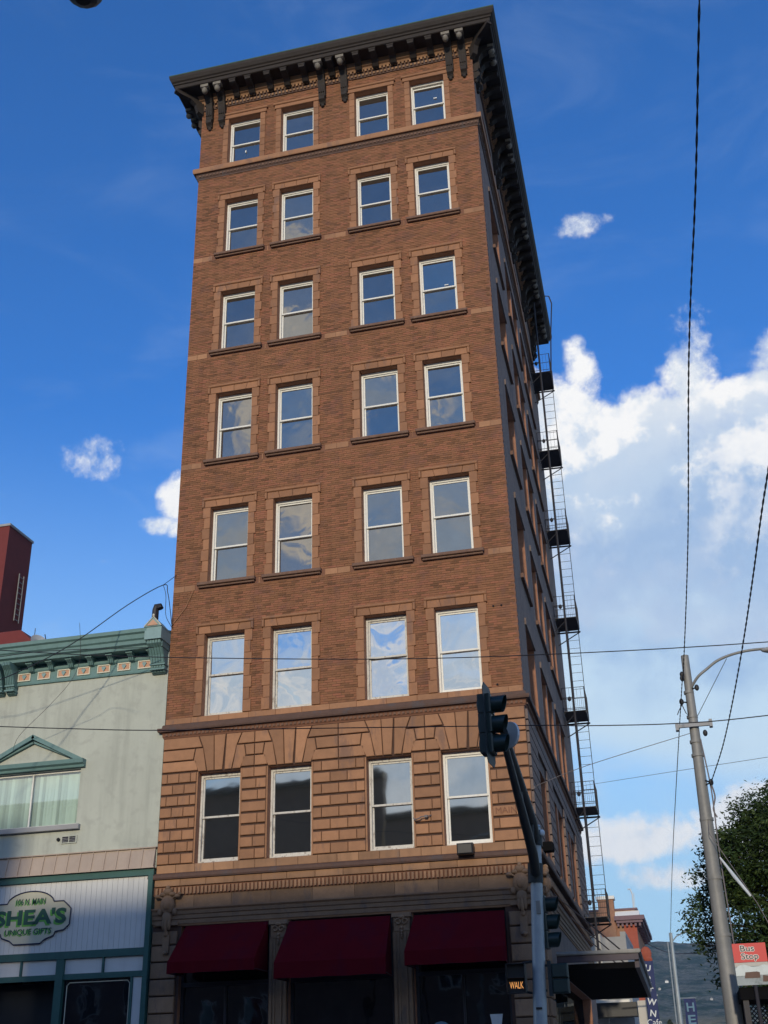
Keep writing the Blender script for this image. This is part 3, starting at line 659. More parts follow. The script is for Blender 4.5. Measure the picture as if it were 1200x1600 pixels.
for i, (a, b) in enumerate(SHOPS):
    m_ = MB(); g = .07
    for u0, u1, z0, z1 in ((a+.004, a+g, .1, 5.39), (b-g, b-.004, .1, 5.39), (a+g, b-g, 5.3, 5.39), (a+g, b-g, .1, .6), (a+g, b-g, 3.95, 4.05)): m_.box(FRONT, u0, u1, -.3, -.16, z0, z1)
    if i != 1: m_.box(FRONT, (a+b)/2-.03, (a+b)/2+.03, -.28, -.18, .6, 3.95)
    s_ = m_.build('shop_window', MT['iron'], B)
    MB().box(FRONT, a+g, b-g, -.25, -.24, .6, 3.95).build('pane', G_SHOP, s_); MB().box(FRONT, a+g, b-g, -.26, -.25, 4.05, 5.3).build('pane', G_SHOP, s_)
    MB().box(FRONT, a, b, -.42, -.40, 0, 5.4).build('back_panel', MT['dark'], s_)
# things glimpsed in the shop windows
MB().tube([FRONT(-4.98, -.20, 2.72), FRONT(-4.96, -.2, 2.78), FRONT(-4.90, -.2, 2.88)], [.03, .035, .01], 6).build('lamp_glow', MT['amber'], B)
MB().tube([FRONT(-4.72, -.20, 2.74), FRONT(-4.74, -.2, 2.88)], [.035, .01], 6).build('lamp_glow', MT['amber'], B)
MB().prism(FRONT, [(-1.42, 3.05), (-1.12, 3.05), (-1.24, 2.3), (-1.30, 2.3)], -.235, -.225).build('window_poster', MT['steelwhite'], B)
MB().ell((-2.6, -.225, 2.62), (.3, .01, .32), 16, 8, fr=FRONT).build('window_decal', MT['paleblue'], B)
# awnings: sloped burgundy canvas with side cheeks and valance
def awning(a0, a1, zt, b0, b1, zf, pr, val, lab):
    m_ = MB(); n = 10
    zv = zf+val
    def P_(u, o, z): return FRONT(u, o, z)
    top = [(a0+(a1-a0)*i/n) for i in range(n+1)]; bot = [(b0+(b1-b0)*i/n) for i in range(n+1)]
    rows = 5; vs = []
    for j in range(rows+1):
        t = j/rows
        for i in range(n+1): vs.append(P_(top[i]*(1-t)+bot[i]*t, .05+(pr-.05)*t, zt+(zv-zt)*t-.025*math.sin(math.pi*t)*(.4+.6*abs(math.sin(i*math.pi/2)))))
    for i in range(n+1): vs.append(P_(bot[i], pr+.01+.006*math.sin(i*2.2), zf+.008*math.sin(i*1.7)))
    fs = [(j*(n+1)+i, j*(n+1)+i+1, (j+1)*(n+1)+i+1, (j+1)*(n+1)+i) for j in range(rows+1) for i in range(n)]
    m_.add(vs, fs)
    for a, b in ((a0, b0), (a1, b1)):
        m_.add([P_(a, .05, zt), P_(b, pr, zv), P_(b, pr, zf), P_(a, .05, zf)], [(0, 1, 2, 3)])
    o = m_.build('awning', MT['awning'], B, fix=False, smooth=R(35), label=lab)
    fm = MB(); fm.tube([P_(b0+.01, pr-.02, zf+.02), P_(b1-.01, pr-.02, zf+.02)], .018, 6); fm.tube([P_(a0, .06, zf+.03), P_(b0+.01, pr-.02, zf+.03)], .015, 6); fm.tube([P_(a1, .06, zf+.03), P_(b1-.01, pr-.02, zf+.03)], .015, 6)
    fm.build('awning_frame', MT['iron'], o)
awning(-9.07, -6.86, 5.38, -9.12, -6.86, 4.18, 1.0, .26, 'left burgundy awning')
awning(-6.30, -3.70, 5.35, -6.37, -3.62, 3.95, 1.0, .36, 'middle burgundy awning, hung lowest')
awning(-3.10, -.88, 5.32, -3.16, -.78, 4.10, 1.0, .32, 'right burgundy awning')
# ---- fire escape near the back of the side wall
FE = node_part('fire_escape', B, (0, 0, 0))
PZ = [6.86, 10.78, 14.48, 18.35, 22.27, 26.10, 30.12]
yA, yB = 15.2, 16.7; xo = .90
for k, z in enumerate(PZ):
    m_ = MB()
    for q in range(15): y = yA+(yB-yA)*q/14; m_.box(SIDE, y-.042, y+.042, .03, xo, z-.02, z)
    for q in (.05, .45, xo-.03): m_.box(SIDE, yA, yB, q, q+.03, z-.07, z-.021)
    m_.tube([SIDE(yB, .0, z-.10), SIDE(yB+.02, xo+.04, z-.10)], .035, 6); m_.tube([SIDE(yB, .0, z-.62), SIDE(yB, xo+.02, z-.12)], .022, 6); m_.tube([SIDE(yA, .0, z-.55), SIDE(yA, .5, z-.08)], .018, 6)
    m_.build('platform', MT['iron'], FE)
    m_ = MB(); hr = .95
    for u, o in ((yA, .03), (yA, xo), (yB, xo), (yB, .03)): m_.tube([SIDE(u, o, z), SIDE(u, o, z+hr)], .022 if o > .5 else .014, 5)
    for h_ in (.12, .5, hr):
        m_.tube([SIDE(yA, .0, z+h_), SIDE(yA, xo, z+h_), SIDE(yB, xo, z+h_), SIDE(yB, 0, z+h_)], .013, 5)
    for q in range(1, 6): m_.tube([SIDE(yA, xo*q/6, z+.02), SIDE(yA, xo*q/6, z+hr)], .006, 4); m_.tube([SIDE(yB, xo*q/6, z+.02), SIDE(yB, xo*q/6, z+hr)], .006, 4)
    for q in range(1, 8): u = yA+(yB-yA)*q/8; m_.tube([SIDE(u, xo, z+.02), SIDE(u, xo, z+hr)], .007, 4)
    m_.build('railing', MT['iron'], FE)
    if k:
        m_ = MB(); zl = PZ[k-1]; y = yB-.1
        for o in (.42, .86): m_.tube([SIDE(y, o, zl+.9 if k else zl), SIDE(y, o, z-.05)], .014, 5)
        n = 9
        for q in range(n): zz = zl+.95+(z-zl-1.1)*q/(n-1); m_.tube([SIDE(y, .42, zz), SIDE(y, .86, zz)], .010, 4)
        m_.build('ladder', MT['iron'], FE)
m_ = MB(); m_.tube([SIDE(yA+.0, .44, 4.6), SIDE(yA, .46, 34.0)], .045, 8)
for z in PZ: m_.tube([SIDE(yA, .02, z+.55), SIDE(yA, .44, z+.55)], .02, 5); m_.ell((yA, .30, z+.5), (.07, .07, .1), 8, 6, fr=SIDE)
m_.build('standpipe', MT['iron'], FE)
m_ = MB(); m_.tube([SIDE(16.9, .85, 31.1), SIDE(16.9, 1.02, 33.2), SIDE(16.9, 1.15, 34.4), SIDE(16.9, 1.22, 35.0), SIDE(16.9, 1.12, 35.45), SIDE(16.9, .95, 35.5), SIDE(16.9, .8, 35.2)], .03, 6); m_.build('gooseneck_rail', MT['iron'], FE)
m_ = MB(); m_.box(SIDE, 3.6, 3.9, .0, .02, 0, .1); 
# downlead conduits at the corner
mb = MB(); mb.tube([SIDE(.12, .04, 8.2), SIDE(.12, .05, 7.2), SIDE(.12, .05, 6.8)], .018, 6); mb.ell((.12, .06, 8.22), (.05, .04, .05), 8, 5, fr=SIDE); mb.build('conduit', MT['cable_pale'], B)
mb = MB(); mb.tube([(-9.35, -.03, 14.7), (-9.58, -.03, 14.17), (-9.98, -.03, 13.66)], .014, 5); mb.build('conduit', MT['terra'], B)
# canopy over the side pavement, hung on tie rods
m_ = MB(); z0 = 4.05
m_.box(SIDE, 2.1, 14.3, .1, 2.0, z0+.02, z0+.16); cn = m_.build('canopy', MT['soffit'], B, label='flat black canopy over the side pavement')
m_ = MB(); m_.box(SIDE, 1.98, 2.09, .1, 2.11, z0+.20, z0+.36); m_.box(SIDE, 2.09, 14.3, 2.0, 2.11, z0+.02, z0+.30); m_.build('fascia', MT['canopy'], cn)
m_ = MB(); m_.tube([SIDE(1.95, .1, z0+.40), SIDE(1.95, 2.13, z0+.40), SIDE(14.3, 2.13, z0+.36)], .05, 8); m_.build('gutter', MT['galv'], cn)
for y in (3, 8, 13): MB().tube([SIDE(y, 1.9, z0+.3), SIDE(y, .07, z0+2.0)], .02, 5).build('tie_rod', MT['iron'], cn)
for a, b in ((1.21, 5.2), (5.22, 10.0), (10.02, 15.39)): MB().box(SIDE, a, b, -.4, -.3, 0, 4.15).build('shop_window', G_SHOP, B)
# ---------------------------------------------------------------- gift shop next door
S = thing('gift_shop_building', 'two-storey shop in grey stucco with teal bracketed cornice, left of the tall brick building', 'building', (-16.5, 0, 0))
XF = Fr((0, 0, 0), (1, 0, 0), (0, -1, 0)); XL = -23.0; XR = -10.015
m_ = MB(); WS = (-15.42, -12.46, 8.2, 9.74)
grid_wall(m_, XF, XL, XR, 6.9, 12.9, [WS], .25, m_)
m_.add([(XL, 0, 0), (XL, 18, 0), (XL, 18, 12.9), (XL, 0, 12.9)], [(0, 1, 2, 3)]); m_.add([(XL, 18, 0), (XR, 18, 0), (XR, 18, 12.9), (XL, 18, 12.9)], [(0, 1, 2, 3)])
m_.add([(XR, 0, 0), (XR, 18, 0), (XR, 18, 12.9), (XR, 0, 12.9)], [(0, 1, 2, 3)])
m_.build('wall', MT['stucco'], S, fix=False)
m_ = MB(); m_.box(XF, XL, XR, -18, -.1, 12.9, 13.0); m_.build('roof', MT['fargrey'], S)
# cornice
cs = MB().pprism(XF, [(0, 12.92), (.42, 12.92), (.44, 13.0), (.52, 13.04), (.53, 13.14), (.58, 13.18), (.60, 13.30), (.66, 13.34), (.67, 13.44), (.3, 13.46), (0, 13.46)], XL, -10.46).build('cornice', MT['teal'], S)
MB().pprism(XF, [(0, 12.70), (.06, 12.70), (.08, 12.74), (.08, 12.78), (0, 12.78)], XL, -10.4).pprism(XF, [(0, 12.33), (.05, 12.33), (.06, 12.37), (.05, 12.40), (0, 12.40)], XL, -10.4).box(XF, XL, -10.4, 0, .03, 12.40, 12.70).box(XF, XL, -10.4, 0, .03, 12.78, 12.92).build('frieze', MT['teal'], S)
for k in range(-12, 7):
    x = -14.53+.632*k
    if x < XL+.5 or x > -10.5: continue
    if not -15.35 < x < -14.7:
        f_ = MB()
        for u0, u1, z0, z1 in ((x-.20, x+.20, 12.45, 12.48), (x-.20, x+.20, 12.66, 12.69), (x-.20, x-.17, 12.48, 12.66), (x+.17, x+.20, 12.48, 12.66)): f_.box(XF, u0, u1, .03, .062, z0, z1)
        fo = f_.build('frieze_panel', MT['cream'], S)
        MB().box(XF, x-.168, x+.168, .03, .042, 12.482, 12.658).build('inlay', MT['peach'], fo)
        MB().prism(XF, [(x-.07, 12.60), (x, 12.49), (x+.07, 12.60), (x+.03, 12.645), (x, 12.62), (x-.03, 12.645)], .042, .075, .5).build('diamond', MT['teal_pale'], fo)
    xb = x+.25
    b_m = MB()
    for q in (-.055, 0, .055): b_m.pprism(XF, [(.03, 12.915), (.30, 12.915), (.31, 12.86), (.2, 12.80), (.14, 12.70), (.03, 12.66)], xb+q-.022, xb+q+.022)
    b_m.box(XF, xb-.10, xb+.10, .03, .34, 12.87, 12.915); b_m.build('bracket', MT['teal'], S)
def bigconsole(xc, w, zt=13.08, cap=True):
    c_ = MB(); pr = [(.03, zt), (.60, zt), (.60, zt-.1), (.46, zt-.2), (.34, zt-.38), (.27, zt-.58), (.22, zt-.62), (.22, zt-.70), (.16, zt-.74), (.16, zt-.82), (.03, zt-.86)]
    for i in range(5): u = xc-w/2+w*i/5; c_.pprism(XF, pr, u+.008, u+w/5-.012)
    c_.pprism(XF, [(.03, zt)]+[(o-.03, z) for o, z in pr[1:-1]]+[(.03, zt-.86)], xc-w/2, xc+w/2)
    for z in (zt-.64, zt-.78): c_.box(XF, xc-w/2-.02, xc+w/2+.02, .03, .26, z, z+.05)
    o = c_.build('console', MT['teal'], S)
    if cap:
        MB().box(XF, xc-w/2-.05, xc+w/2+.04, .0, .66, zt+.004, zt+.36).prism(XF, [(xc-w/2-.07, zt+.364), (xc+w/2+.05, zt+.364), (xc, zt+.66)], 0, .69, .5).build('cap', MT['teal_pale'], o)
        MB().prism(XF, [(xc-w/2+.02, zt+.39), (xc+w/2-.05, zt+.39), (xc, zt+.57)], .69, .715, .5).build('inlay', MT['peach'], o)
        e_ = MB(); e_.tube([XF(xc-w/2-.06, .705, zt+.37), XF(xc, .705, zt+.66), XF(xc+w/2+.04, .705, zt+.37)], .018, 5); e_.ell((xc, .7, zt+.70), (.035, .03, .04), 8, 6, fr=XF); e_.build('cap_edge', MT['cream'], o)
bigconsole(-10.25, .42); bigconsole(-14.86, .26, 12.91, False); bigconsole(-15.22, .22, 12.91, False); bigconsole(-19.9, .3, 12.91, False)
m_ = MB(); m_.pprism(Fr((0, 0, 0), (1, 0, 0), (0, -1, 0)), [(-.6, 12.9), (.5, 12.9), (.5, 13.4), (-.6, 13.7)], -10.045, -10.02); m_.build('parapet_end', MT['teal'], S)
# pediment window
m_ = MB(); xc = -13.95
def bar(a, b, w, o0, o1):
    d = (Vector(b)-Vector(a)).normalized(); n_ = Vector((-d.y, d.x))*w
    m_.prism(XF, [a, b, (b[0]+n_.x, b[1]+n_.y), (a[0]+n_.x, a[1]+n_.y)], o0, o1)
bar((-15.56, 9.97), (xc, 10.78), -.12, 0, .20); bar((xc, 10.78), (-12.34, 9.97), -.12, 0, .20)
bar((-15.50, 9.93), (xc, 10.60), -.05, 0, .13); bar((xc, 10.60), (-12.40, 9.93), -.05, 0, .13)
m_.pprism(XF, [(0, 9.76), (.10, 9.76), (.12, 9.82), (.2, 9.86), (.22, 9.97), (0, 9.97)], -15.58, -12.32); m_.build('pediment', MT['teal'], S)
m_ = MB(); m_.prism(XF, [(-15.3, 9.975), (-12.6, 9.975), (xc, 10.62)], 0, .04); m_.build('pediment_infill', MT['stucco'], S)
m_ = MB(); g = .05
for u0, u1, z0, z1 in ((WS[0]+.004, WS[0]+g, 8.204, 9.736), (WS[1]-g, WS[1]-.004, 8.204, 9.736), (WS[0]+g, WS[1]-g, 9.68, 9.736), (WS[0]+g, WS[1]-g, 8.204, 8.25), (-13.98, -13.94, 8.25, 9.68)): m_.box(XF, u0, u1, -.16, -.10, z0, z1)
wo = m_.build('window', MT['white'], S)
rb_ = random.Random(2); u = WS[0]+.06
bl = MB()
while u < WS[1]-.12:
    bl.add([XF(u, -.20, 8.25), XF(u+.095, -.23-rb_.uniform(0, .03), 8.25), XF(u+.095, -.23, 9.68), XF(u, -.20, 9.68)], [(0, 1, 2, 3)], rb_.random()); u += .098
bl.build('blinds', MT['blind'], wo, kind='stuff', fix=False)
gm = bpy.data.materials.new('clear_glass'); gm.use_nodes = True; T = NT(gm.node_tree); T.n.clear()
mx = T.node('ShaderNodeMixShader', {0: .22}); T.l.new(T.node('ShaderNodeBsdfTransparent', {'Color': (.9, .97, .95, 1)}).outputs[0], mx.inputs[1]); T.l.new(T.node('ShaderNodeBsdfGlossy', {'Roughness': .02}).outputs[0], mx.inputs[2]); T.l.new(mx.outputs[0], T.node('ShaderNodeOutputMaterial').inputs[0])
MB().add([XF(WS[0]+g, -.13, 8.25), XF(WS[1]-g, -.13, 8.25), XF(WS[1]-g, -.13, 9.68), XF(WS[0]+g, -.13, 9.68)], [(0, 1, 2, 3)]).build('pane', gm, wo, fix=False)
MB().box(XF, WS[0], WS[1], -.32, -.30, 8.2, 9.74).build('back_panel', MT['fargrey'], wo)
MB().prism(XF, [(-15.55, 8.06), (-12.32, 8.06), (-12.32, 8.195), (-15.55, 8.195)], 0, .12, .5, .01).build('window_sill', MT['fargrey'], S)
v_ = MB(); v_.box(XF, -12.84, -12.38, 0, .03, 7.70, 7.91); vo = v_.build('vent', MT['stucco'], S)
for a in (-12.81, -12.60):
    MB().box(XF, a, a+.18, .03, .034, 7.73, 7.88).build('opening', MT['dark'], vo)
    MB().box(XF, a, a+.18, .034, .045, 7.75, 7.76).box(XF, a, a+.18, .034, .045, 7.79, 7.80).box(XF, a, a+.18, .034, .045, 7.83, 7.84).build('louvre', MT['fargrey'], vo, kind='stuff')
MB().ell((-12.93, .03, 7.82), (.05, .05, .05), 10, 6, fr=XF).build('vent_cap', MT['dark'], S)
# standing-seam skirt
k = 0; u = XR-.02
while u-.36 > XL:
    sm = MB(); sm.pprism(XF, [(.02, 7.40), (.06, 7.40), (.16, 6.90), (.02, 6.90)], u-.352, u-.004)
    so = sm.build('seam_panel', MT['seam'], S)
    MB().pprism(XF, [(.05, 7.405), (.085, 7.405), (.19, 6.895), (.15, 6.895)], u-.36, u-.335).build('seam_rib', MT['seam'], so); u -= .36
MB().box(XF, XL, XR-.0, 0, .11, 7.402, 7.43).box(XF, XL, XR+.03, .0, .22, 6.872, 6.892).build('flashing', MT['seam'], S)
# shopfront
fb = MB(); fb.box(XF, XL, XR, .02, .14, 6.70, 6.87); fb.box(XF, XL, -10.15, .02, .13, 4.745, 4.925); fb.box(XF, XL, -10.15, .02, .12, 4.24, 4.375); fb.box(XF, -10.148, XR, 0, .17, .13, 6.695); fb.box(XF, -12.57, -12.36, .0, .15, .13, 4.74)
for x in (-11.30, -13.62, -14.7, -15.8): fb.box(XF, x, x+.05, .03, .12, 4.378, 4.742)
for x in (-16.9,): fb.box(XF, x, x+.2, .0, .15, .13, 4.74)
fb.box(XF, -10.48, -10.42, 0, .12, .13, 4.238)
fb.build('shopfront_frame', MT['green'], S)
u = -10.152
while u > XL+.2:
    MB().box(XF, u-.146, u-.003, .03, .07, 4.928, 6.697, rw.random()).build('sign_board', MT['boards'], S); u -= .149
for a, b in ((-11.25, -10.15), (-12.36, -11.30), (-13.57, -12.57), (-14.65, -13.62), (-15.75, -14.7)): MB().box(XF, a+.004, b-.004, .03, .06, 4.38, 4.74).build('transom_panel', MT['boards'], S)
MB().box(XF, -10.415, -10.15, .03, .08, .13, 4.236).build('side_panel', MT['boards'], S)
MB().box(XF, -12.355, -10.485, -.1, .02, .6, 4.236).build('pane', G_SHOP, S)
MB().box(XF, -16.7, -12.575, -.6, -.5, 0, 4.236).box(XF, -12.355, -10.485, -.1, .02, .13, .6).build('entrance', MT['dark'], S)
cf = MB()
pts = [(-12.27, .7), (-12.27, 4.10), (-12.20, 4.17), (-10.60, 4.17), (-10.53, 4.10), (-10.53, .7)]
cf.tube([XF(u_, .035, z_) for u_, z_ in pts], .013, 5); cf.build('window_border', MT['cream'], S)
hb = [(-14.2, 6.22)] + [(-14.2+.0+.7*(1-math.cos(t)) if 0 else -13.515+.70*math.sin(t), 6.22-.0+.27*(math.cos(t)-math.cos(1.35))/(1-math.cos(1.35))) for t in [-1.15+x*.23 for x in range(11)]] + [(-12.83, 6.20), (-12.55, 6.20), (-12.45, 6.12), (-12.32, 6.0), (-12.33, 5.60), (-12.48, 5.47), (-12.72, 5.44), (-12.76, 5.34), (-13.0, 5.26), (-13.13, 5.16)]
left = [(-13.515*2-x, z) for x, z in reversed(hb) if x > -13.5]
sig = [p for p in hb if p[0] > -13.53] + [(x, z) for x, z in left]
sg_ = thing('shop_sign', 'cream scalloped sign with dark green lettering on the white boards over the shop front', 'sign', (-13.5, -.07, 5.1))
MB().prism(XF, sig, .072, .10).build('board', MT['signface'], sg_)
m_ = MB(); cl = [XF(x, .103, z) for x, z in sig]; m_.tube(cl+[cl[0], cl[1]], .018, 6); m_.build('border', MT['ink'], sg_)
for dx_, dz_, o_, mt in ((-.045, -.045, .104, 'lettershade'), (0, 0, .110, 'letter')):
    m_ = MB()
    put_text(m_, XF, "SHEA'S", .40, -13.47+dx_, o_, 5.84+dz_, w=2.08, bold=.035, extr=.003)
    put_text(m_, XF, "UNIQUE GIFTS", .17, -13.5+dx_*.6, o_, 5.46+dz_*.6, w=1.35, bold=.012, extr=.002)
    put_text(m_, XF, "106 N. MAIN", .16, -13.5+dx_*.6, o_, 6.23+dz_*.6, w=.86, bold=.01, extr=.002)
    m_.build('lettering', MT[mt], sg_, fix=False)
vp = thing('vent_pipe', 'dark grey vent pipe with hooked cowl on the shop roof beside the tall building', 'pipe', (-11.1, 1.2, 12.98))
m_ = MB(); m_.tube([(-11.1, 1.2, 12.98), (-11.1, 1.2, 14.45)], .085, 10); m_.build('pipe', MT['fargrey'], vp)
m_ = MB(); m_.tube([(-11.1, 1.2, 14.45), (-11.1, 1.2, 14.74), (-11.07, 1.2, 14.86), (-10.98, 1.2, 14.86), (-10.95, 1.2, 14.78)], .105, 10); m_.build('cowl', MT['iron'], vp)
ds = thing('satellite_dish', 'small grey satellite dish on the roof edge near the dark red tower', 'satellite dish', (-15.1, 1.5, 12.98))
m_ = MB(); n_ = 16; c0 = Vector((-15.1, 1.5, 14.28)); ax = Vector((.75, -.5, .45)).normalized(); e1 = ax.orthogonal().normalized(); e2 = ax.cross(e1)
vs = [tuple(c0-ax*.07)]; 
for j in (1, 2, 3):
    for i in range(n_): a = 2*math.pi*i/n_; rr = .30*j/3; vs.append(tuple(c0+(e1*math.cos(a)+e2*math.sin(a))*rr+ax*(.07*(j/3)**2-.07)))
fs = [(0, 1+i, 1+(i+1) % n_) for i in range(n_)] + [(1+j*n_+i, 1+j*n_+(i+1) % n_, 1+(j+1)*n_+(i+1) % n_, 1+(j+1)*n_+i) for j in range(2) for i in range(n_)]
m_.add(vs, fs); m_.build('dish', MT['dish'], ds, smooth=True, fix=False)
m_ = MB(); m_.tube([(-15.1, 1.5, 12.98), (-15.1, 1.5, 14.2)], .03, 6); m_.tube([tuple(c0-e2*.3), tuple(c0+ax*.35)], .015, 5); m_.tube([(-15.3, 1.5, 12.98), (-15.3, 1.5, 14.75)], .012, 5); m_.build('mast', MT['iron'], ds)
rc = thing('roof_chimney', 'low dark red brick chimney just showing over the teal cornice', 'chimney', (-14.7, 2.2, 12.98))
MB().box(FRONT, -14.95, -14.45, -2.5, -2.0, 12.98, 14.28).build('stack', MT['redbrick'], rc); MB().box(FRONT, -15.0, -14.4, -2.55, -1.95, 14.284, 14.36).build('cap', MT['redbrick'], rc)
# dark red buildings behind
rt_ = thing('red_tower', 'tall dark red windowless tower rising at the left edge behind the shop', 'building', (-30, 16, 0))
MB().box(FRONT, -36, -25.5, -17.1, -15, 0, 26.0).build('wall', MT['redbrick'], rt_); MB().box(FRONT, -36.05, -25.45, -17.15, -14.95, 26.003, 26.12).build('coping', MT['fargrey'], rt_)
m_ = MB()
for y in (16.2, 16.6): m_.tube([(-25.42, y, 21.6), (-25.42, y, 24.0)], .03, 5)
for k in range(9): m_.tube([(-25.42, 16.2, 21.7+k*.27), (-25.42, 16.6, 21.7+k*.27)], .02, 4)
m_.build('wall_ladder', MT['galv'], rt_)
rl = thing('red_annex', 'lower dark red wall with a sloping end at the foot of the red tower', 'building', (-26, 14, 0))
MB().prism(FRONT, [(-33, 0), (-22.2, 0), (-22.2, 19.0), (-22.97, 19.7), (-33, 19.7)], -14.9, -13.0).build('wall', MT['redbrick'], rl)
# ---------------------------------------------------------------- far buildings down the side street
FB = thing('far_brick_building', 'orange brick building with chimney and dark overhanging cornice far down the side street', 'building', (-3, 55, 0))
MB().box(FRONT, -8, .32, -62, -50, 0, 11.3).build('wall', MT['farbrick'], FB)
MB().box(FRONT, -.45, .34, -50.3, -49.97, 0, 10.4).build('wall_return', MT['farred'], FB, label='painted red strip at the corner')
MB().box(FRONT, -1.95, -.95, -50.6, -49.8, 8, 12.0).build('chimney', MT['farbrick'], FB)
MB().box(FRONT, -2.03, -.87, -50.7, -49.7, 12.003, 12.2).build('chimney_cap', MT['bright'], FB)
MB().box(FRONT, -8, .5, -62.1, -49.95, 11.303, 11.42).build('parapet_coping', MT['purple'], FB)
MB().prism(Fr((0, 0, 0), (0, 1, 0), (1, 0, 0)), [(49.6, 10.93), (50.0, 10.93), (50.0, 11.25)], -.93, .6).build('cornice_flashing', MT['bright'], FB)
MB().box(FRONT, -1.0, .88, -62.5, -49.5, 10.66, 10.92).box(FRONT, -.9, .75, -62.4, -49.6, 10.5, 10.655).build('cornice', MT['purple'], FB)
for k in range(6): MB().box(FRONT, -.85+k*.27, -.72+k*.27, -49.98, -49.7, 10.3, 10.5).build('modillion', MT['purple'], FB)
for k in range(9): MB().box(FRONT, .33, .62, -50.7-k*1.3, -50.5-k*1.3, 10.25, 10.5).build('modillion', MT['purple'], FB)
for k in range(4):
    w_ = MB().box(FRONT, .322, .35, -52.6-k*2.6, -51.4-k*2.6, 6.5, 8.6).build('window', MT['fargrey'], FB); MB().box(FRONT, .351, .36, -52.5-k*2.6, -51.5-k*2.6, 6.6, 8.5).build('pane', G_SHOP, w_)
m_ = MB(); m_.tube([(.20, 52, 11.4), (.22, 52, 12.5), (.12, 52, 12.85), (-.05, 52, 12.85)], .05, 6); m_.tube([(.3, 52, 11.4), (.32, 52, 12.6)], .02, 5)
an = thing('roof_flue', 'thin pale hooked flue on the roof of the far brick building', 'pipe', (.2, 52, 11.42)); m_.build('flue', MT['steelwhite'], an)
LB = thing('low_pale_building', 'low pale rendered building behind the black canopy', 'building', (-3, 28, 0))
MB().box(FRONT, -7, -.40, -33, -26, 0, 7.42).build('wall', MT['farwhite'], LB)
MB().box(FRONT, -.396, .68, -33, -26.3, 0, 7.30).build('side_wall', MT['fargrey'], LB)
MB().box(FRONT, .45, .69, -33, -26.3, 7.303, 7.5).build('parapet_step', MT['fargrey'], LB)
MB().box(FRONT, -5, .9, -26, -24.6, 3.98, 4.52).build('awning', MT['black'], LB); MB().box(FRONT, -5, .6, -25.99, -25.3, 4.53, 4.66).build('awning_edge', MT['bright'], LB)
for x in (-3.2, -1.3): 
    w_ = MB().box(FRONT, x, x+1.2, -25.99, -25.9, 1, 3.2).build('window', MT['farwhite'], LB); MB().box(FRONT, x+.1, x+1.1, -25.9, -25.88, 1.1, 3.1).build('pane', G_SHOP, w_)
MB().box(FRONT, .95, 1.32, -24.9, -24.5, 0, 4.55).build('corner_post', MT['farwhite'], LB)
vs_ = thing('vertical_sign', 'narrow dark blue hanging sign with pale letters stacked down it, red crest on top', 'sign', (1.55, 22, 2))
vf = Fr((1.42, 22, 0), (1, .12, 0), (.12, -1, 0))
MB().box(vf, .0, .42, -.1, .1, 2.0, 5.86).build('board', MT['navy'], vs_)
m_ = MB(); m_.ell((.2, 0, 6.15), (.22, .12, .28), 10, 8, fr=vf); m_.ell((.24, 0, 5.95), (.18, .14, .14), 10, 6, fr=vf); m_.ell((.33, 0, 5.92), (.1, .1, .12), 8, 6, fr=vf); m_.build('crest', MT['farred'], vs_)
m_ = MB()
for i, ch in enumerate('URTWN'): put_text(m_, vf, ch, .24, .2, .105, 5.6-.42*i, rot=-.2, bold=.02, extr=.002)
put_text(m_, vf, 'Cafe', .22, .21, .105, 3.6, bold=.0, extr=.002); put_text(m_, vf, 'N', .26, .2, .105, 3.2, rot=-.3, bold=.02, extr=.002); put_text(m_, vf, 'E', .26, .2, .105, 2.75, bold=.02, extr=.002)
m_.build('lettering', MT['steelwhite'], vs_, fix=False)
MB().tube([vf(-1.0, 0, 5.0), vf(0, 0, 5.0)], .03, 6).build('bracket', MT['iron'], vs_)
fp = thing('street_lamp', 'distant grey street lamp pole carrying a blue banner down the side street', 'street lamp', (2.5, 30, 0))
m_ = MB(); m_.tube([(2.5, 30, 0), (2.6, 30, 7.72)], [.13, .08], 10); m_.build('pole', MT['polepaint'], fp)
m_ = MB(); m_.tube([(2.6, 30, 7.3), (2.85, 29.9, 7.55), (3.3, 29.8, 7.72), (3.6, 29.7, 7.75)], .03, 6); m_.ell((3.7, 29.7, 7.74), (.25, .1, .06), 8, 6); m_.build('lamp_arm', MT['polepaint'], fp)
m_ = MB(); m_.tube([(2.32, 29.9, .5), (2.42, 29.9, 7.3)], .03, 6); m_.build('conduit', MT['polepaint'], fp)
bn = thing('street_banner', 'dark blue banner with pale print hanging from the distant lamp pole', 'banner', (3.05, 30, 2.6))
m_ = MB(); vs = []
for j in range(13):
    for i in range(5): vs.append((2.80+.13*i+.02*math.sin(j*.8), 30-.1+.03*math.sin(i*1.3+j*.6), 4.85-.19*j))
m_.add(vs, [(j*5+i, j*5+i+1, j*5+i+6, j*5+i+5) for j in range(12) for i in range(4)]); m_.build('cloth', MT['navy'], bn, fix=False)
m_ = MB(); f3 = Fr((2.8, 30, 0), (1, 0, 0), (0, -1, 0))
for i, ch in enumerate('HEL'): put_text(m_, f3, ch, .38, .27, .16, 4.48-.52*i, w=.34, bold=.02, extr=.002)
m_.build('lettering', MT['paleblue'], bn, fix=False)
MB().tube([(2.58, 30, 4.88), (3.38, 29.9, 4.86)], .02, 6).build('banner_arm', MT['polepaint'], bn)
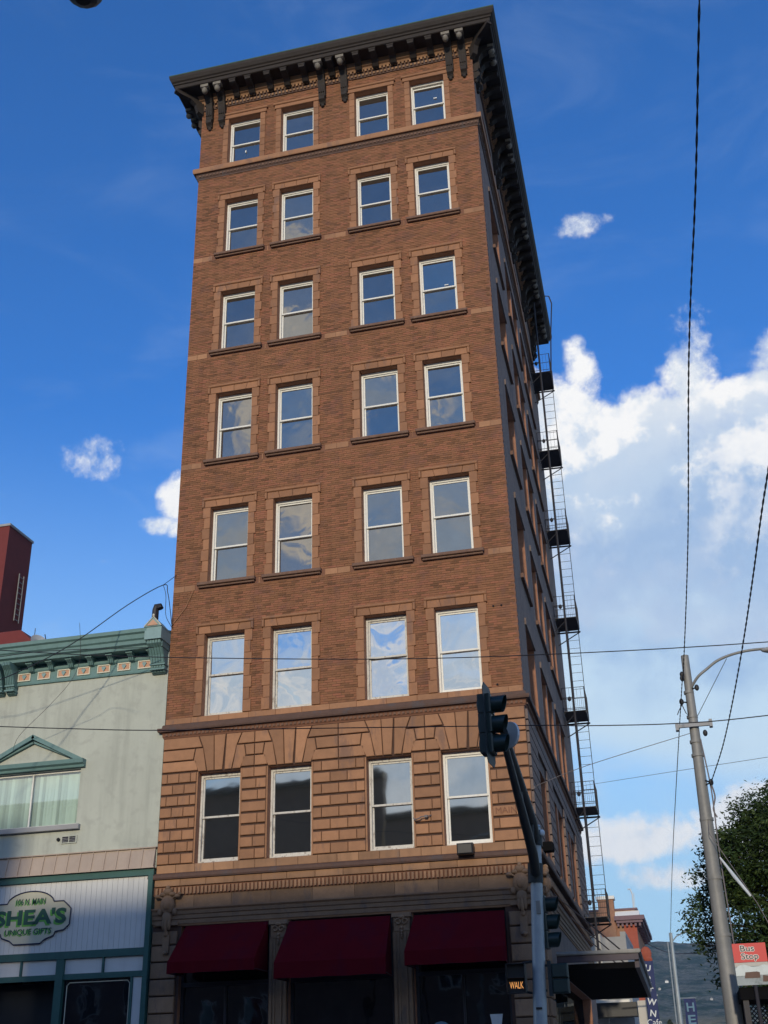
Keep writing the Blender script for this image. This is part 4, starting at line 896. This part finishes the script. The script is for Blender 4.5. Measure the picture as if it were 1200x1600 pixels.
# far houses and conifers at the foot of the hill
for i, (x, y, z, s_, mt) in enumerate(((18.5, 1238, 0, 1, 'bright'), (3, 1230, 0, .8, 'farwhite'), (-6, 1180, 0, .8, 'farwhite'), (98, 1150, 0, .7, 'farwhite'))):
    zb = hf(x, y, (y-1100)/1400); hs_ = {0: 118, 1: 100, 2: 88, 3: 75}[i]
lbl = ['white hillside house just right of the vertical sign, highest on the slope', 'pale house on the slope below the white one', 'pale house low on the slope by the vertical sign', 'small pale house low on the hill right of the banner pole']
HP = [(1042, 1535), (1031, 1546), (1026, 1556), (1112, 1562)]
def ground_hit(u, v):
    d = fw + rt*((u-600)/CF) - up*((v-800)/CF); o = M.translation
    y = 1110.
    while y < 2490:
        t = (y-o.y)/d.y; x = o.x+d.x*t; z = o.z+d.z*t
        if hf(x, y, (y-1100)/1400) >= z: return x, y, z
        y += 4
    return o.x+d.x*40, 1200, 5
for (u, v), lb in zip(HP, lbl):
    x, y, z = ground_hit(u, v); h_ = thing('hillside_house', lb, 'house', (x, y, z), 'houses on the hillside')
    ff = Fr((x, y, z), (1, 0, 0), (0, -1, 0)); k = .42 if v < 1540 else .3
    MB().box(ff, -6*k, 6*k, -5, 5, -3, 5*k).build('wall', MT['bright' if v < 1540 else 'farwhite'], h_)
    MB().prism(ff, [(-7*k, 5*k), (7*k, 5*k), (0, 8.5*k)], -6, 6).build('roof', MT['fargrey'], h_)
leafm2 = mat('conifer_needles', (.035, .05, .028), .8, (.3, .3), tint=.4)
def conifer(x, y, h, r, lab):
    t_ = thing('conifer_tree', lab, 'tree', (x, y, 0), 'dark conifers at the foot of the hill'); m_ = MB(); rr = random.Random(int(x*10))
    for k in range(420):
        q = rr.random()**.8; zz = h*(.08+.92*q); rad = r*(1-q)**.8*rr.uniform(.3, 1.1)+.05; a = rr.uniform(0, 6.283); s_ = r*.22
        c_ = Vector((x+math.cos(a)*rad, y+math.sin(a)*rad, zz)); d1 = Vector((rr.uniform(-1, 1), rr.uniform(-1, 1), rr.uniform(-1, .2))).normalized()*s_; d2 = d1.orthogonal().normalized()*s_*.6
        m_.add([c_-d1, c_+d2, c_+d1], [(0, 1, 2)], rr.random())
    m_.build('crown', leafm2, t_, fix=False); MB().tube([(x, y, 0), (x, y, h*.8)], [r*.12, .03], 6).build('trunk', MT['bark'], t_)
conifer(.2, 120, 7.6, 1.5, 'tallest dark conifer between the vertical sign and the distant lamp pole'); conifer(2.2, 135, 6.9, 1.3, 'shorter conifer just left of the distant lamp pole'); conifer(10.5, 130, 7.2, 1.6, 'conifer right of the blue banner')
# ---------------------------------------------------------------- traffic signal pole with mast arm
tp = thing('signal_pole', 'blue-grey steel pole with a dark twin-tube mast arm, standing before the corner', 'traffic pole', (.30, -4.5, .13))
m_ = MB(); m_.tube([(.18, -4.5, .13), (.52, -4.5, 6.36)], [.15, .115], 20); m_.tube([(.52, -4.5, 6.36), (.523, -4.5, 6.40)], [.13, .10], 20); m_.tube([(.18, -4.5, .13), (.184, -4.5, .2)], .23, 16); m_.build('pole', MT['polepaint'], tp, smooth=R(40))
m_ = MB(); m_.tube([(.50, -4.5, 6.12), (.62, -5.8, 6.22), (1.02, -12.1, 6.32)], [.105, .10, .06], 14); m_.tube([(.46, -4.5, 5.42), (.58, -5.8, 5.62), (1.00, -12.0, 6.20)], [.105, .10, .05], 14)
m_.tube([(.60, -5.95, 5.66), (.62, -5.95, 6.2)], .04, 8); m_.tube([(.78, -8.6, 5.92), (.79, -8.6, 6.24)], .03, 8); m_.build('mast_arm', MT['signal_dark'], tp, smooth=R(40))
m_ = MB(); m_.tube([(.44, -4.5, 5.24), (.462, -4.5, 5.62)], .155, 18); m_.tube([(.495, -4.5, 5.98), (.512, -4.5, 6.28)], .145, 18); m_.build('clamp', MT['signal_dark'], tp, smooth=R(40))
m_ = MB(); m_.ell((.66, -4.55, 6.22), (.06, .06, .07), 10, 8); m_.tube([(.52, -4.5, 6.24), (.66, -4.55, 6.2)], .02, 6); m_.build('photocell', MT['steelwhite'], tp)
MB().prism(Fr((.47, -4.61, 0), (1, 0, 0), (0, -1, 0)), [(-.045, 4.62), (.045, 4.62), (.045, 4.88), (-.045, 4.88)], 0, .03, .5, .01).build('hand_plate', MT['galv'], tp)
MB().box(Fr((.33, -4.64, 0), (1, 0, 0), (0, -1, 0)), -.06, .06, 0, .012, 2.86, 2.90).build('pole_tag', MT['black'], tp)
def signal_head(name, lab, loc, yaw, plate=True, s=1.):
    t_ = thing(name, lab, 'traffic light', loc)
    f = Fr(loc, (-math.sin(yaw), math.cos(yaw), 0), (math.cos(yaw), math.sin(yaw), 0))   # faces yaw
    for k in range(3):
        z = (1-k)*.345*s; h_ = MB(); h_.prism(f, [(-.165*s, z-.165*s), (.165*s, z-.165*s), (.165*s, z+.165*s), (-.165*s, z+.165*s)], -.10, .10, .5, .02)
        h_.ell((0, -.09, z), (.14*s, .05, .14*s), 10, 6, fr=f); ho = h_.build('signal_section', MT['signal'], t_)
        c_ = MB(); n = 16; rr = .145*s; L0 = .25*s
        ring = [(rr*math.cos(2*math.pi*i/n), z+rr*math.sin(2*math.pi*i/n)) for i in range(n)]
        vs = [f(u, .10, zz) for u, zz in ring]+[f(u*1.03, .10+L0*(1-.32*(.5-.5*(zz-z)/rr)), zz+.0) for u, zz in ring]
        vs += [f(u*.94, .10, z+(zz-z)*.94) for u, zz in ring]+[f(u*.97, .10+L0*(1-.32*(.5-.5*(zz-z)/rr))-.003, z+(zz-z)*.97) for u, zz in ring]
        fs = [(i, (i+1) % n, n+(i+1) % n, n+i) for i in range(n)]+[(2*n+i, 3*n+i, 3*n+(i+1) % n, 2*n+(i+1) % n) for i in range(n)]+[(n+i, n+(i+1) % n, 3*n+(i+1) % n, 3*n+i) for i in range(n)]
        c_.add(vs, fs); c_.build('visor', MT['signal'], ho, smooth=R(50), fix=False)
        MB().ell((0, .10, z), (.13*s, .02, .13*s), 12, 6, fr=f).build('lens', MT['lens'], ho)
    if plate:
        H_ = .70*s; W_ = .33*s; m_ = MB()
        outer = [(-W_, -H_+.1), (-W_+.1, -H_), (W_-.1, -H_), (W_, -H_+.1), (W_, H_-.1), (W_-.1, H_), (-W_+.1, H_), (-W_, H_-.1)]
        m_.prism(f, outer, .02, .03); m_.build('backplate', MT['signal_dark'], t_)
    return t_, f
hd, f = signal_head('traffic_light', 'dark green three-section traffic light with black backplate hung at the tip of the mast arm', (.78, -12.12, 6.44), R(-4), s=.88)
MB().tube([f(.0, -.12, -.1), (1.0, -12.05, 6.25)], .035, 8).build('hanger', MT['signal_dark'], hd)
di = thing('round_plate', 'small round pale disc fixed behind the traffic light at the arm tip', 'disc', (1.10, -11.8, 6.33))
MB().tube([(1.06, -11.83, 6.34), (1.085, -11.80, 6.34)], .20, 20).build('disc', MT['steelwhite'], di)
h2, f = signal_head('traffic_light', 'dark green traffic light mounted low on the side of the blue-grey pole', (.50, -4.26, 4.50), R(-4), False)
m_ = MB(); m_.box(f, -.22, .22, -.14, -.10, -.60, .60); m_.tube([f(-.2, 0, .55), (.45, -4.5, 5.0)], .03, 6); m_.tube([f(-.2, 0, -.55), (.42, -4.5, 3.95)], .03, 6); m_.build('mounting', MT['signal_dark'], h2)
wk = thing('walk_signal', 'black pedestrian signal showing lit orange WALK, left of the pole', 'walk signal', (-.08, -4.5, 3.42))
wf = Fr((-.08, -4.62, 0), (1, 0, 0), (0, -1, 0))
MB().prism(wf, [(-.19, 3.17), (.19, 3.17), (.19, 3.72), (-.19, 3.72)], -.2, 0, .5, .02).build('housing', MT['black'], wk)
m_ = MB()
for z in (3.17, 3.44, 3.70): m_.box(wf, -.19, .19, .0, .12, z, z+.012)
for x in (-.19, .178): m_.box(wf, x, x+.012, 0, .12, 3.182, 3.70)
m_.build('hood', MT['black'], wk)
m_ = MB(); put_text(m_, wf, 'WALK', .125, .0, .006, 3.315, w=.27, bold=.0, extr=.001); m_.build('lit_lettering', MT['walk'], wk, fix=False)
m_ = MB(); m_.tube([(.05, -4.5, 3.2), (.3, -4.5, 3.15)], .025, 6); m_.tube([(.05, -4.5, 3.72), (.34, -4.5, 3.76)], .025, 6); m_.build('bracket', MT['signal_dark'], wk)
pd = thing('pedestrian_signal', 'two-section dark green pedestrian signal seen from behind, right of the pole', 'walk signal', (.78, -4.5, 3.4))
pf = Fr((.78, -4.5, 0), (1, 0, 0), (0, -1, 0))
for z in (3.14, 3.42): MB().prism(pf, [(-.16, z), (.16, z), (.16, z+.265), (-.16, z+.265)], -.1, .08, .5, .025).build('section', MT['signal'], pd)
m_ = MB(); m_.box(pf, -.24, -.165, -.1, .06, 3.1, 3.74); m_.tube([(.5, -4.5, 3.2), (.3, -4.5, 3.2)], .025, 6); m_.tube([(.54, -4.5, 3.66), (.3, -4.5, 3.66)], .025, 6); m_.build('bracket', MT['signal_dark'], pd)
# ---------------------------------------------------------------- utility pole with street light
up_ = thing('utility_pole', 'tall tapering galvanised steel pole with short crossarm and curved lamp arm, right of the building', 'utility pole', (4.12, 1, .13))
m_ = MB(); m_.tube([(4.10, 1, .13), (4.12, 1, 4.6)], [.215, .185], 20); m_.tube([(4.12, 1, 4.6), (4.14, 1, 7.3)], [.18, .155], 20); m_.tube([(4.14, 1, 7.3), (4.20, 1, 11.55)], [.15, .10], 20); m_.build('pole', MT['galv'], up_, smooth=R(40))
m_ = MB()
for z, r_ in ((4.6, .20), (7.3, .172), (8.9, .155), (5.9, .185), (9.25, .15), (9.9, .14), (10.55, .13)): x = 4.12+.006*z*1.1-.02; m_.tube([(x, 1, z-.035), (x, 1, z+.035)], r_, 18)
m_.build('band', MT['galv'], up_, smooth=R(40), kind='stuff')
m_ = MB(); m_.box(Fr((4.17, 1, 0), (1, 0, 0), (0, -1, 0)), -.46, .46, .13, .20, 9.60, 9.69); m_.box(Fr((4.17, 1, 0), (1, 0, 0), (0, -1, 0)), -.46, -.38, .06, .24, 9.53, 9.72); m_.box(Fr((4.17, 1, 0), (1, 0, 0), (0, -1, 0)), .38, .46, .06, .24, 9.56, 9.75); m_.build('crossarm', MT['fargrey'], up_)
m_ = MB()
for c_ in ((3.95, .85, 10.28), (4.06, .84, 11.0), (4.05, .84, 10.9), (4.38, .85, 10.62), (4.42, .85, 9.42), (4.38, .8, 8.16)): m_.ell(c_, (.06, .06, .085), 10, 6)
for a_, b_2 in (((4.17, 1, 10.28), (3.95, .85, 10.28)), ((4.17, 1, 10.62), (4.38, .85, 10.62)), ((4.15, 1, 8.3), (4.38, .8, 8.16)), ((4.15, 1, 8.1), (4.38, .8, 8.16))): m_.tube([a_, b_2], .02, 5)
m_.tube([(3.95, .85, 10.2), (3.85, .85, 10.05), (3.80, .85, 9.95)], .012, 5); m_.tube([(3.95, .85, 10.2), (4.02, .85, 9.98), (4.08, .85, 9.9), (4.08, .85, 10.05)], .012, 5)
m_.build('insulator', MT['black'], up_, kind='stuff')
def smooth_path(P_, n=6):
    P_ = [Vector(p) for p in P_]; out = []
    for i in range(len(P_)-1):
        p0 = P_[max(i-1, 0)]; p1 = P_[i]; p2 = P_[i+1]; p3 = P_[min(i+2, len(P_)-1)]
        for k in range(n): t = k/n; out.append(.5*((2*p1)+(p2-p0)*t+(2*p0-5*p1+4*p2-p3)*t*t+(3*p1-p0-3*p2+p3)*t**3))
    return out+[P_[-1]]
LA = [(4.22, .95, 10.62), (4.44, .8, 10.88), (4.71, .8, 11.08), (4.98, .8, 11.26), (5.32, .8, 11.38), (5.73, .8, 11.45), (6.13, .8, 11.46), (6.4, .8, 11.44)]
MB().tube(smooth_path(LA), .035, 8).build('lamp_arm', MT['galv'], up_, smooth=True)
m_ = MB(); m_.ell((6.5, .8, 11.42), (.40, .14, .09), 14, 8); lh = m_.build('lamp_head', MT['fargrey'], up_, smooth=True); MB().ell((6.55, .8, 11.36), (.22, .11, .08), 12, 6).build('lens', MT['steelwhite'], lh, smooth=True)
m_ = MB(); m_.tube([(5.23, .8, 11.3), (4.30, .8, 9.87)], .010, 4); m_.build('brace_wire', MT['cable'], up_)
m_ = MB(); m_.tube(smooth_path([(4.28, .9, 9.3), (4.36, .85, 8.0), (4.33, .85, 6.6), (4.34, .85, 5.0), (4.36, .8, 3.2), (4.36, .8, .2)]), .018, 5); m_.tube(smooth_path([(4.38, .8, 8.1), (4.42, .8, 7.8), (4.34, .8, 7.5), (4.40, .8, 7.3)]), .02, 5); m_.build('cable_drop', MT['cable_pale'], up_)
gw = thing('guy_wire', 'thin guy wire with pale plastic guard slanting down to the right of the steel pole', 'wire', (6.9, -.2, .13))
MB().tube([(4.18, .95, 7.4), (4.09+.06, .6, 6.9), (5.0, .45, 5.2), (6.9, -.2, .13)], .010, 5).build('wire', MT['cable_pale'], gw); MB().tube([(4.31, .5, 6.3), (4.58, .5, 5.84), (4.88, .5, 5.38)], [.02, .045, .03], 8).build('guard', MT['steelwhite'], gw)
# ---------------------------------------------------------------- overhead cables
def cable(lab, P_, r=.012, m='cable', twist=False, group=None):
    t_ = thing('overhead_cable', lab, 'cable', P_[0], group); pts = smooth_path(P_, 5)
    m_ = MB()
    if twist:
        fine = []
        for i in range(len(pts)-1):
            n = max(1, int((pts[i+1]-pts[i]).length/.07))
            for k in range(n): fine.append(pts[i].lerp(pts[i+1], k/n))
        for ph in (0, math.pi): m_.tube([p+Vector((math.cos(i*.9+ph), math.sin(i*.9+ph)*.5, math.sin(i*.9+ph)))*r*1.0 for i, p in enumerate(fine)], r*.95, 5)
    else: m_.tube(pts, r, 6)
    m_.build('strand', MT[m], t_, smooth=True, fix=False); return t_
cable('twisted black cable running up past the top of the steel pole toward the viewer', [(2.6, 30.0, 7.7), (3.2, 16.0, 9.0), (3.93, 0.8, 10.25), (4.05, -2.0, 10.32), (4.29, -8.0, 10.8), (4.40, -14.3, 10.95), (4.52, -18.0, 10.95), (4.6, -20.5, 11.14), (4.70, -24, 11.2)], .0078, twist=True)
cable('twisted black cable rising rightwards from the clamp low on the steel pole', [(4.38, 0.8, 8.16), (4.65, -1.5, 8.4), (4.84, -4.0, 8.62), (5.04, -7.0, 8.95), (5.15, -10.0, 9.12), (5.21, -12.5, 9.21), (5.29, -15.0, 9.3), (5.4, -20.0, 9.5)], .009, twist=True)
cable('upper cable crossing the brick wall through the third storey windows', [(-10.59, -9.0, 10.02), (-9.67, -9.0, 9.84), (-6.78, -9.0, 9.39), (-2.04, -9.0, 8.82), (1.33, -9.0, 8.54), (5.32, -9.0, 8.34), (9.5, -9.0, 8.3)], .009)
cable('lower cable crossing just under the dark belt course', [(-10.32, -9.0, 8.32), (-9.45, -9.0, 8.21), (-7.62, -9.0, 7.99), (-5.93, -9.0, 7.81), (-2.3, -9.0, 7.52), (1.22, -9.0, 7.24), (2.0, -9.0, 7.16), (3.62, -9.0, 7.05), (5.1, -9.0, 7.05), (9.0, -9.0, 7.2)], .009)
cable('thin pale wire from the building corner up to the steel pole', [(.12, -.05, 8.22), (1.4, .35, 8.72), (4.04, 0.8, 9.43)], .008, 'cable_pale')
cable('faint thin wire crossing the sky behind the steel pole', [(0.2, 11.0, 10.6), (3.5, 5.0, 9.47), (5.76, 0.0, 8.48), (6.85, -3.0, 7.9)], .006, 'cable_pale')
cable('black cable rising from the lower left to the looped end on the building edge', [(-14.3, -4.6, 10.4), (-13.11, -3.5, 11.28), (-12.42, -2.6, 12.06), (-11.77, -2.0, 12.78), (-10.92, -1.0, 14.06), (-10.2, -.3, 14.86), (-10.07, -.25, 14.64), (-9.97, -.2, 14.05), (-9.95, -.08, 13.63)], .013)
cable('short dark cable loop hanging at the building edge over the shop roof', [(-10.2, -.3, 14.86), (-10.12, -.25, 14.55), (-10.11, -.2, 13.97), (-9.99, -.15, 13.68), (-9.95, -.06, 13.59)], .009)
cable('thin wire from the loop up to the brick wall edge', [(-10.2, -.3, 14.86), (-10.0, -.1, 15.14), (-9.93, -.02, 15.26)], .009)
cable('thin grey wire slanting up across the stucco wall from the pediment', [(-14.6, -.1, 10.3), (-14.14, -.6, 10.65), (-12.99, -1.2, 11.2), (-12.04, -1.8, 11.65), (-11.49, -2.4, 12.03), (-10.6, -4.2, 12.3)], .006, 'cable_pale')
cable('distant cable sagging from the far brick building across the hill', [(.7, 49, 9.23), (2.1, 40, 7.8), (3.13, 30, 6.78), (4.17, 22, 6.18), (6.0, 16, 6.5)], .02)
cable('dark cable across the teal cornice of the gift shop', [(-16.5, -3.0, 12.4), (-14.6, -2.8, 12.2), (-12.6, -2.2, 12.45), (-10.1, -.9, 12.72)], .010)
# lamp just entering the top of the picture
tl = thing('street_lamp', 'dark street lamp head just showing at the top left edge', 'street lamp', (-7.5, -27, .13))
m_ = MB(); m_.tube([(-7.5, -27, .13), (-7.5, -27, 11)], [.15, .09], 12); m_.build('pole', MT['galv'], tl); MB().tube(smooth_path([(-7.5, -27, 11), (-6, -26, 11.9), (-3.5, -24, 12.0), (-1.7, -22.4, 11.62)]), .04, 8).build('lamp_arm', MT['galv'], tl)
MB().ell((-1.3, -22, 11.42), (.20, .20, .165), 14, 8).build('lamp_head', MT['iron'], tl)
# ---------------------------------------------------------------- bus stop
bs = thing('bus_stop_sign', 'red Bus Stop sign with a grey landscape picture below the words', 'sign', (4.58, -1, .13))
bf = Fr((4.23, -1, 0), (1, 0, 0), (0, -1, 0))
MB().box(bf, 0, .705, -.02, 0, 3.36, 3.818).build('picture_panel', mat('printed_picture', (.30, .34, .35), .6, (3, .3), (4, (.10, .13, .12), .5, .8)), bs)
MB().box(bf, 0, .705, -.02, .004, 3.822, 4.21).build('sign_panel', MT['red'], bs)
for dz, o_, mt, bd in ((0, .0055, 'bright', .07), (0, .009, 'black', .01)):
  m_ = MB()
  for sx_, sz_ in ([(.010*math.cos(t*.785), .010*math.sin(t*.785)) for t in range(8)] if bd > .05 else [(0, 0)]):
    put_text(m_, bf, 'Bus', .125, .31+sx_, o_+.0003*(sx_*300+sz_*90+5)*.2, 4.105+sz_, w=.29, bold=.012, extr=.0006); put_text(m_, bf, 'Stop', .165, .345+sx_, o_+.0003*(sx_*300+sz_*90+5)*.2, 3.925+sz_, w=.36, bold=.012, extr=.0006)
  m_.build('lettering', MT[mt], bs, fix=False)
m_ = MB(); m_.add([bf(0, .003, 3.74), bf(.705, .003, 3.74), bf(.705, .003, 3.815), bf(0, .003, 3.815)], [(0, 1, 2, 3)]); m_.build('printed_sky', MT['farwhite'], bs, fix=False)
m_ = MB(); m_.add([bf(0, .005, 3.55), bf(.705, .005, 3.56), bf(.705, .005, 3.74), bf(.6, .005, 3.77), bf(.5, .005, 3.73), bf(.36, .005, 3.72), bf(.2, .005, 3.78), bf(.08, .005, 3.76), bf(0, .005, 3.70)], [tuple(range(9))]); m_.build('printed_hills', MT['polepaint'], bs, fix=False)
m_ = MB(); m_.add([bf(.17, .007, 3.50), bf(.5, .007, 3.50), bf(.5, .007, 3.61), bf(.44, .007, 3.63), bf(.2, .007, 3.62)], [tuple(range(5))]); m_.add([bf(.54, .007, 3.42), bf(.7, .007, 3.42), bf(.7, .007, 3.53), bf(.56, .007, 3.55)], [tuple(range(4))]); m_.build('printed_house', MT['oppbrick'], bs, fix=False)
m_ = MB(); m_.tube([(4.6, -.96, .13), (4.6, -.96, 4.1)], .04, 8); m_.build('post', MT['iron'], bs)
sh_ = thing('bus_shelter', 'dark bus shelter roof and lattice screen under the Bus Stop sign', 'bus shelter', (6.3, .3, .13))
MB().box(FRONT, 4.26, 8.6, -1.3, .85, 3.08, 3.33).build('roof', MT['soffit'], sh_)
for x in (4.36, 8.45):
    for y in (-.75, 1.15): MB().box(FRONT, x-.06, x+.06, -y-.06, -y+.06, .13, 3.096).build('post', MT['iron'], sh_)
m_ = MB(); lf = Fr((4.42, 1.2, 0), (1, 0, 0), (0, -1, 0)); Wd, z0, z1 = 4.0, 1.2, 3.08
for k in range(64):
    for sg in (1, -1):
        c_ = -1.9+k*.1
        x0, x1 = (c_, c_+(z1-z0)) if sg > 0 else (c_+(z1-z0), c_)
        za, zb = z0, z1
        if min(x0, x1) < 0 or max(x0, x1) > Wd:
            t0 = 0; t1 = 1
            for lim, sgn in ((0, -1), (Wd, 1)):
                if x1 != x0:
                    t = (lim-x0)/(x1-x0); inc = (x1-x0)*sgn > 0
                    if inc: t1 = min(t1, t)
                    else: t0 = max(t0, t)
            if t1 <= t0+.02: continue
            xa, xb = x0+(x1-x0)*t0, x0+(x1-x0)*t1; za, zb = z0+(z1-z0)*t0, z0+(z1-z0)*t1; x0, x1 = xa, xb
        oo = .0 if sg > 0 else .018
        m_.prism(lf, [(x0, za), (x0+.035, za), (x1+.035, zb), (x1, zb)], oo, oo+.014)
m_.build('lattice', MT['iron'], sh_, kind='stuff')
# ---------------------------------------------------------------- street tree
tr = thing('street_tree', 'dense dark green broadleaf tree behind the steel pole at the right edge', 'tree', (6.8, 5, .13))
m_ = MB(); m_.tube(smooth_path([(6.8, 5, .1), (6.75, 5, 1.8), (6.7, 5, 3.2), (6.6, 5.1, 5.5)]), .16, 12)
m_.build('trunk', MT['bark'], tr, smooth=True); rr = random.Random(11)
BLB = [(5.35, 5, 6.9, 1.35, 1.2), (4.45, 5, 6.1, .85, .8), (6.7, 5, 7.4, 1.8, 1.4), (5.5, 5, 5.5, 1.2, 1.1), (3.85, 5, 5.35, .55, .5), (7.6, 5, 6, 2.1, 1.9), (5.75, 5, 8.0, .8, .7), (4.6, 5, 7.35, .6, .55), (7, 5, 4.6, 1.5, 1.3), (4.35, 5, 4.95, .5, .42), (6.6, 5, 8.1, 1.0, .75), (3.75, 5.0, 4.72, .28, .28), (4.25, 4.7, 3.95, .30, .26), (4.6, 4.7, 3.7, .25, .3), (5.3, 5, 4.4, .9, .8),(4.9,5,6.6,.9,.9), (6.6, 5.3, 3.5, 1.7, 1.1)]
br = MB()
for bx, by, bz, br_, bh in BLB: 
    p0 = Vector((6.7, 5, rr.uniform(3.2, 5))); p2 = Vector((bx, by+rr.uniform(-.3, .3), bz)); br.tube(smooth_path([p0, p0.lerp(p2, .5)+Vector((0, 0, .25)), p2], 4), [.07*(1-i/10) for i in range(9)], 6)
br.build('limbs', MT['bark'], tr, smooth=True)
lv = MB(); tot = sum(b[3]**2*b[4] for b in BLB)
for bx, by, bz, r_, h_ in BLB:
    n = int(90000*(r_**2*h_)**.75/sum((b[3]**2*b[4])**.75 for b in BLB))
    ncl = max(8, int(n/55)); cl = []
    for k in range(ncl):
        while True:
            q = Vector((rr.uniform(-1, 1), rr.uniform(-1, 1), rr.uniform(-1, 1)))
            if .15 < q.length < 1.08: break
        cl.append((Vector((bx+q.x*r_, by+q.y*r_*1.1, bz+q.z*h_)), rr.uniform(.08, .22), rr.random()))
    for k in range(n):
        c_, cr, ct = rr.choice(cl); p = c_+Vector((rr.gauss(0, cr), rr.gauss(0, cr), rr.gauss(0, cr*.8)))
        d = Vector((rr.uniform(-1, 1), rr.uniform(-1, 1), rr.uniform(-.9, .5))).normalized(); e = d.cross(Vector((rr.uniform(-1, 1), rr.uniform(-1, 1), rr.uniform(-1, 1)))).normalized()
        L_ = rr.uniform(.045, .08); w_ = L_*.36
        lv.add([p-d*L_, p+e*w_, p+d*L_, p-e*w_], [(0, 1, 2, 3)], min(1, max(0, ct*.6+rr.random()*.4)))
lv.build('crown', MT['leaf'], tr, fix=False)
# ---------------------------------------------------------------- buildings across the street, behind the viewer (mirrored in the windows; they shade the street)
OB = [(-64, -36.6, 16.4, 'long brick block across the street, farthest left'), (-36.4, -12.2, 17.4, 'brick block across the street with the tallest shadow-shaping front'), (-12.0, 3.0, 15.2, 'wide brick building across the street, nearest the crossing'), (16, 40, 13.5, 'brick building across the street beyond the side road')]
for x0, x1, h_, lb in OB:
    t_ = thing('opposite_building', lb, 'building', ((x0+x1)/2, -42, 0), 'buildings across the street')
    ff = Fr((0, -34, 0), (1, 0, 0), (0, 1, 0))
    MB().box(ff, x0, x1, -16, 0, 0, min(h_-.3, 13.2)).build('wall', MT['oppbrick'], t_)
    if h_ > 13.6: MB().box(ff, x0, x1, -.9, 0, 13.204, h_-.3).build('shadow_parapet', MT['oppbrick'], t_)  # unseen thin front wall, shaped to place the shadow edge opposite
    MB().box(ff, x0+.0, x1-.0, -.95, .35, h_-.296, h_).build('cornice', MT['cornice'], t_)
    n = int((x1-x0)/2.6)
    for i in range(n):
        for zz in (5.2, 9.0, 12.6):
            if zz+1.8 > h_-3.6: continue
            xx = x0+1+i*(x1-x0-1.2)/n; w_ = MB().box(ff, xx, xx+1.2, .003, .06, zz, zz+1.9).build('window', MT['white_old'], t_); MB().box(ff, xx+.1, xx+1.1, .06, .07, zz+.1, zz+1.8).build('pane', G_SHOP, w_)
tw = bpy.data.objects
m_ = MB(); 
sp_t = thing('opposite_spire', 'slim slate spire behind the roofs across the street', 'spire', (-20.5, -44, 17))
MB().tube([(-20.5, -44, 15), (-20.5, -44, 17.5), (-20.5, -44, 20.0)], [1.1, 1.1, .2], 8).build('spire', MT['fargrey'], sp_t)

# ---------------------------------------------------------------- hazy air between here and the hill
hz = bpy.data.materials.new('hazy_air'); hz.use_nodes = True; T = NT(hz.node_tree); T.n.clear()
pv = T.node('ShaderNodeVolumePrincipled', {'Color': (.68, .82, 1., 1), 'Density': .0001, 'Anisotropy': .2})
T.l.new(pv.outputs[0], T.node('ShaderNodeOutputMaterial').inputs['Volume'])
MB().box(Fr((0, 0, 0), (1, 0, 0), (0, 1, 0)), -1700, 2000, -120, 2600, -1.5, 420).build('haze', hz, kind='stuff')
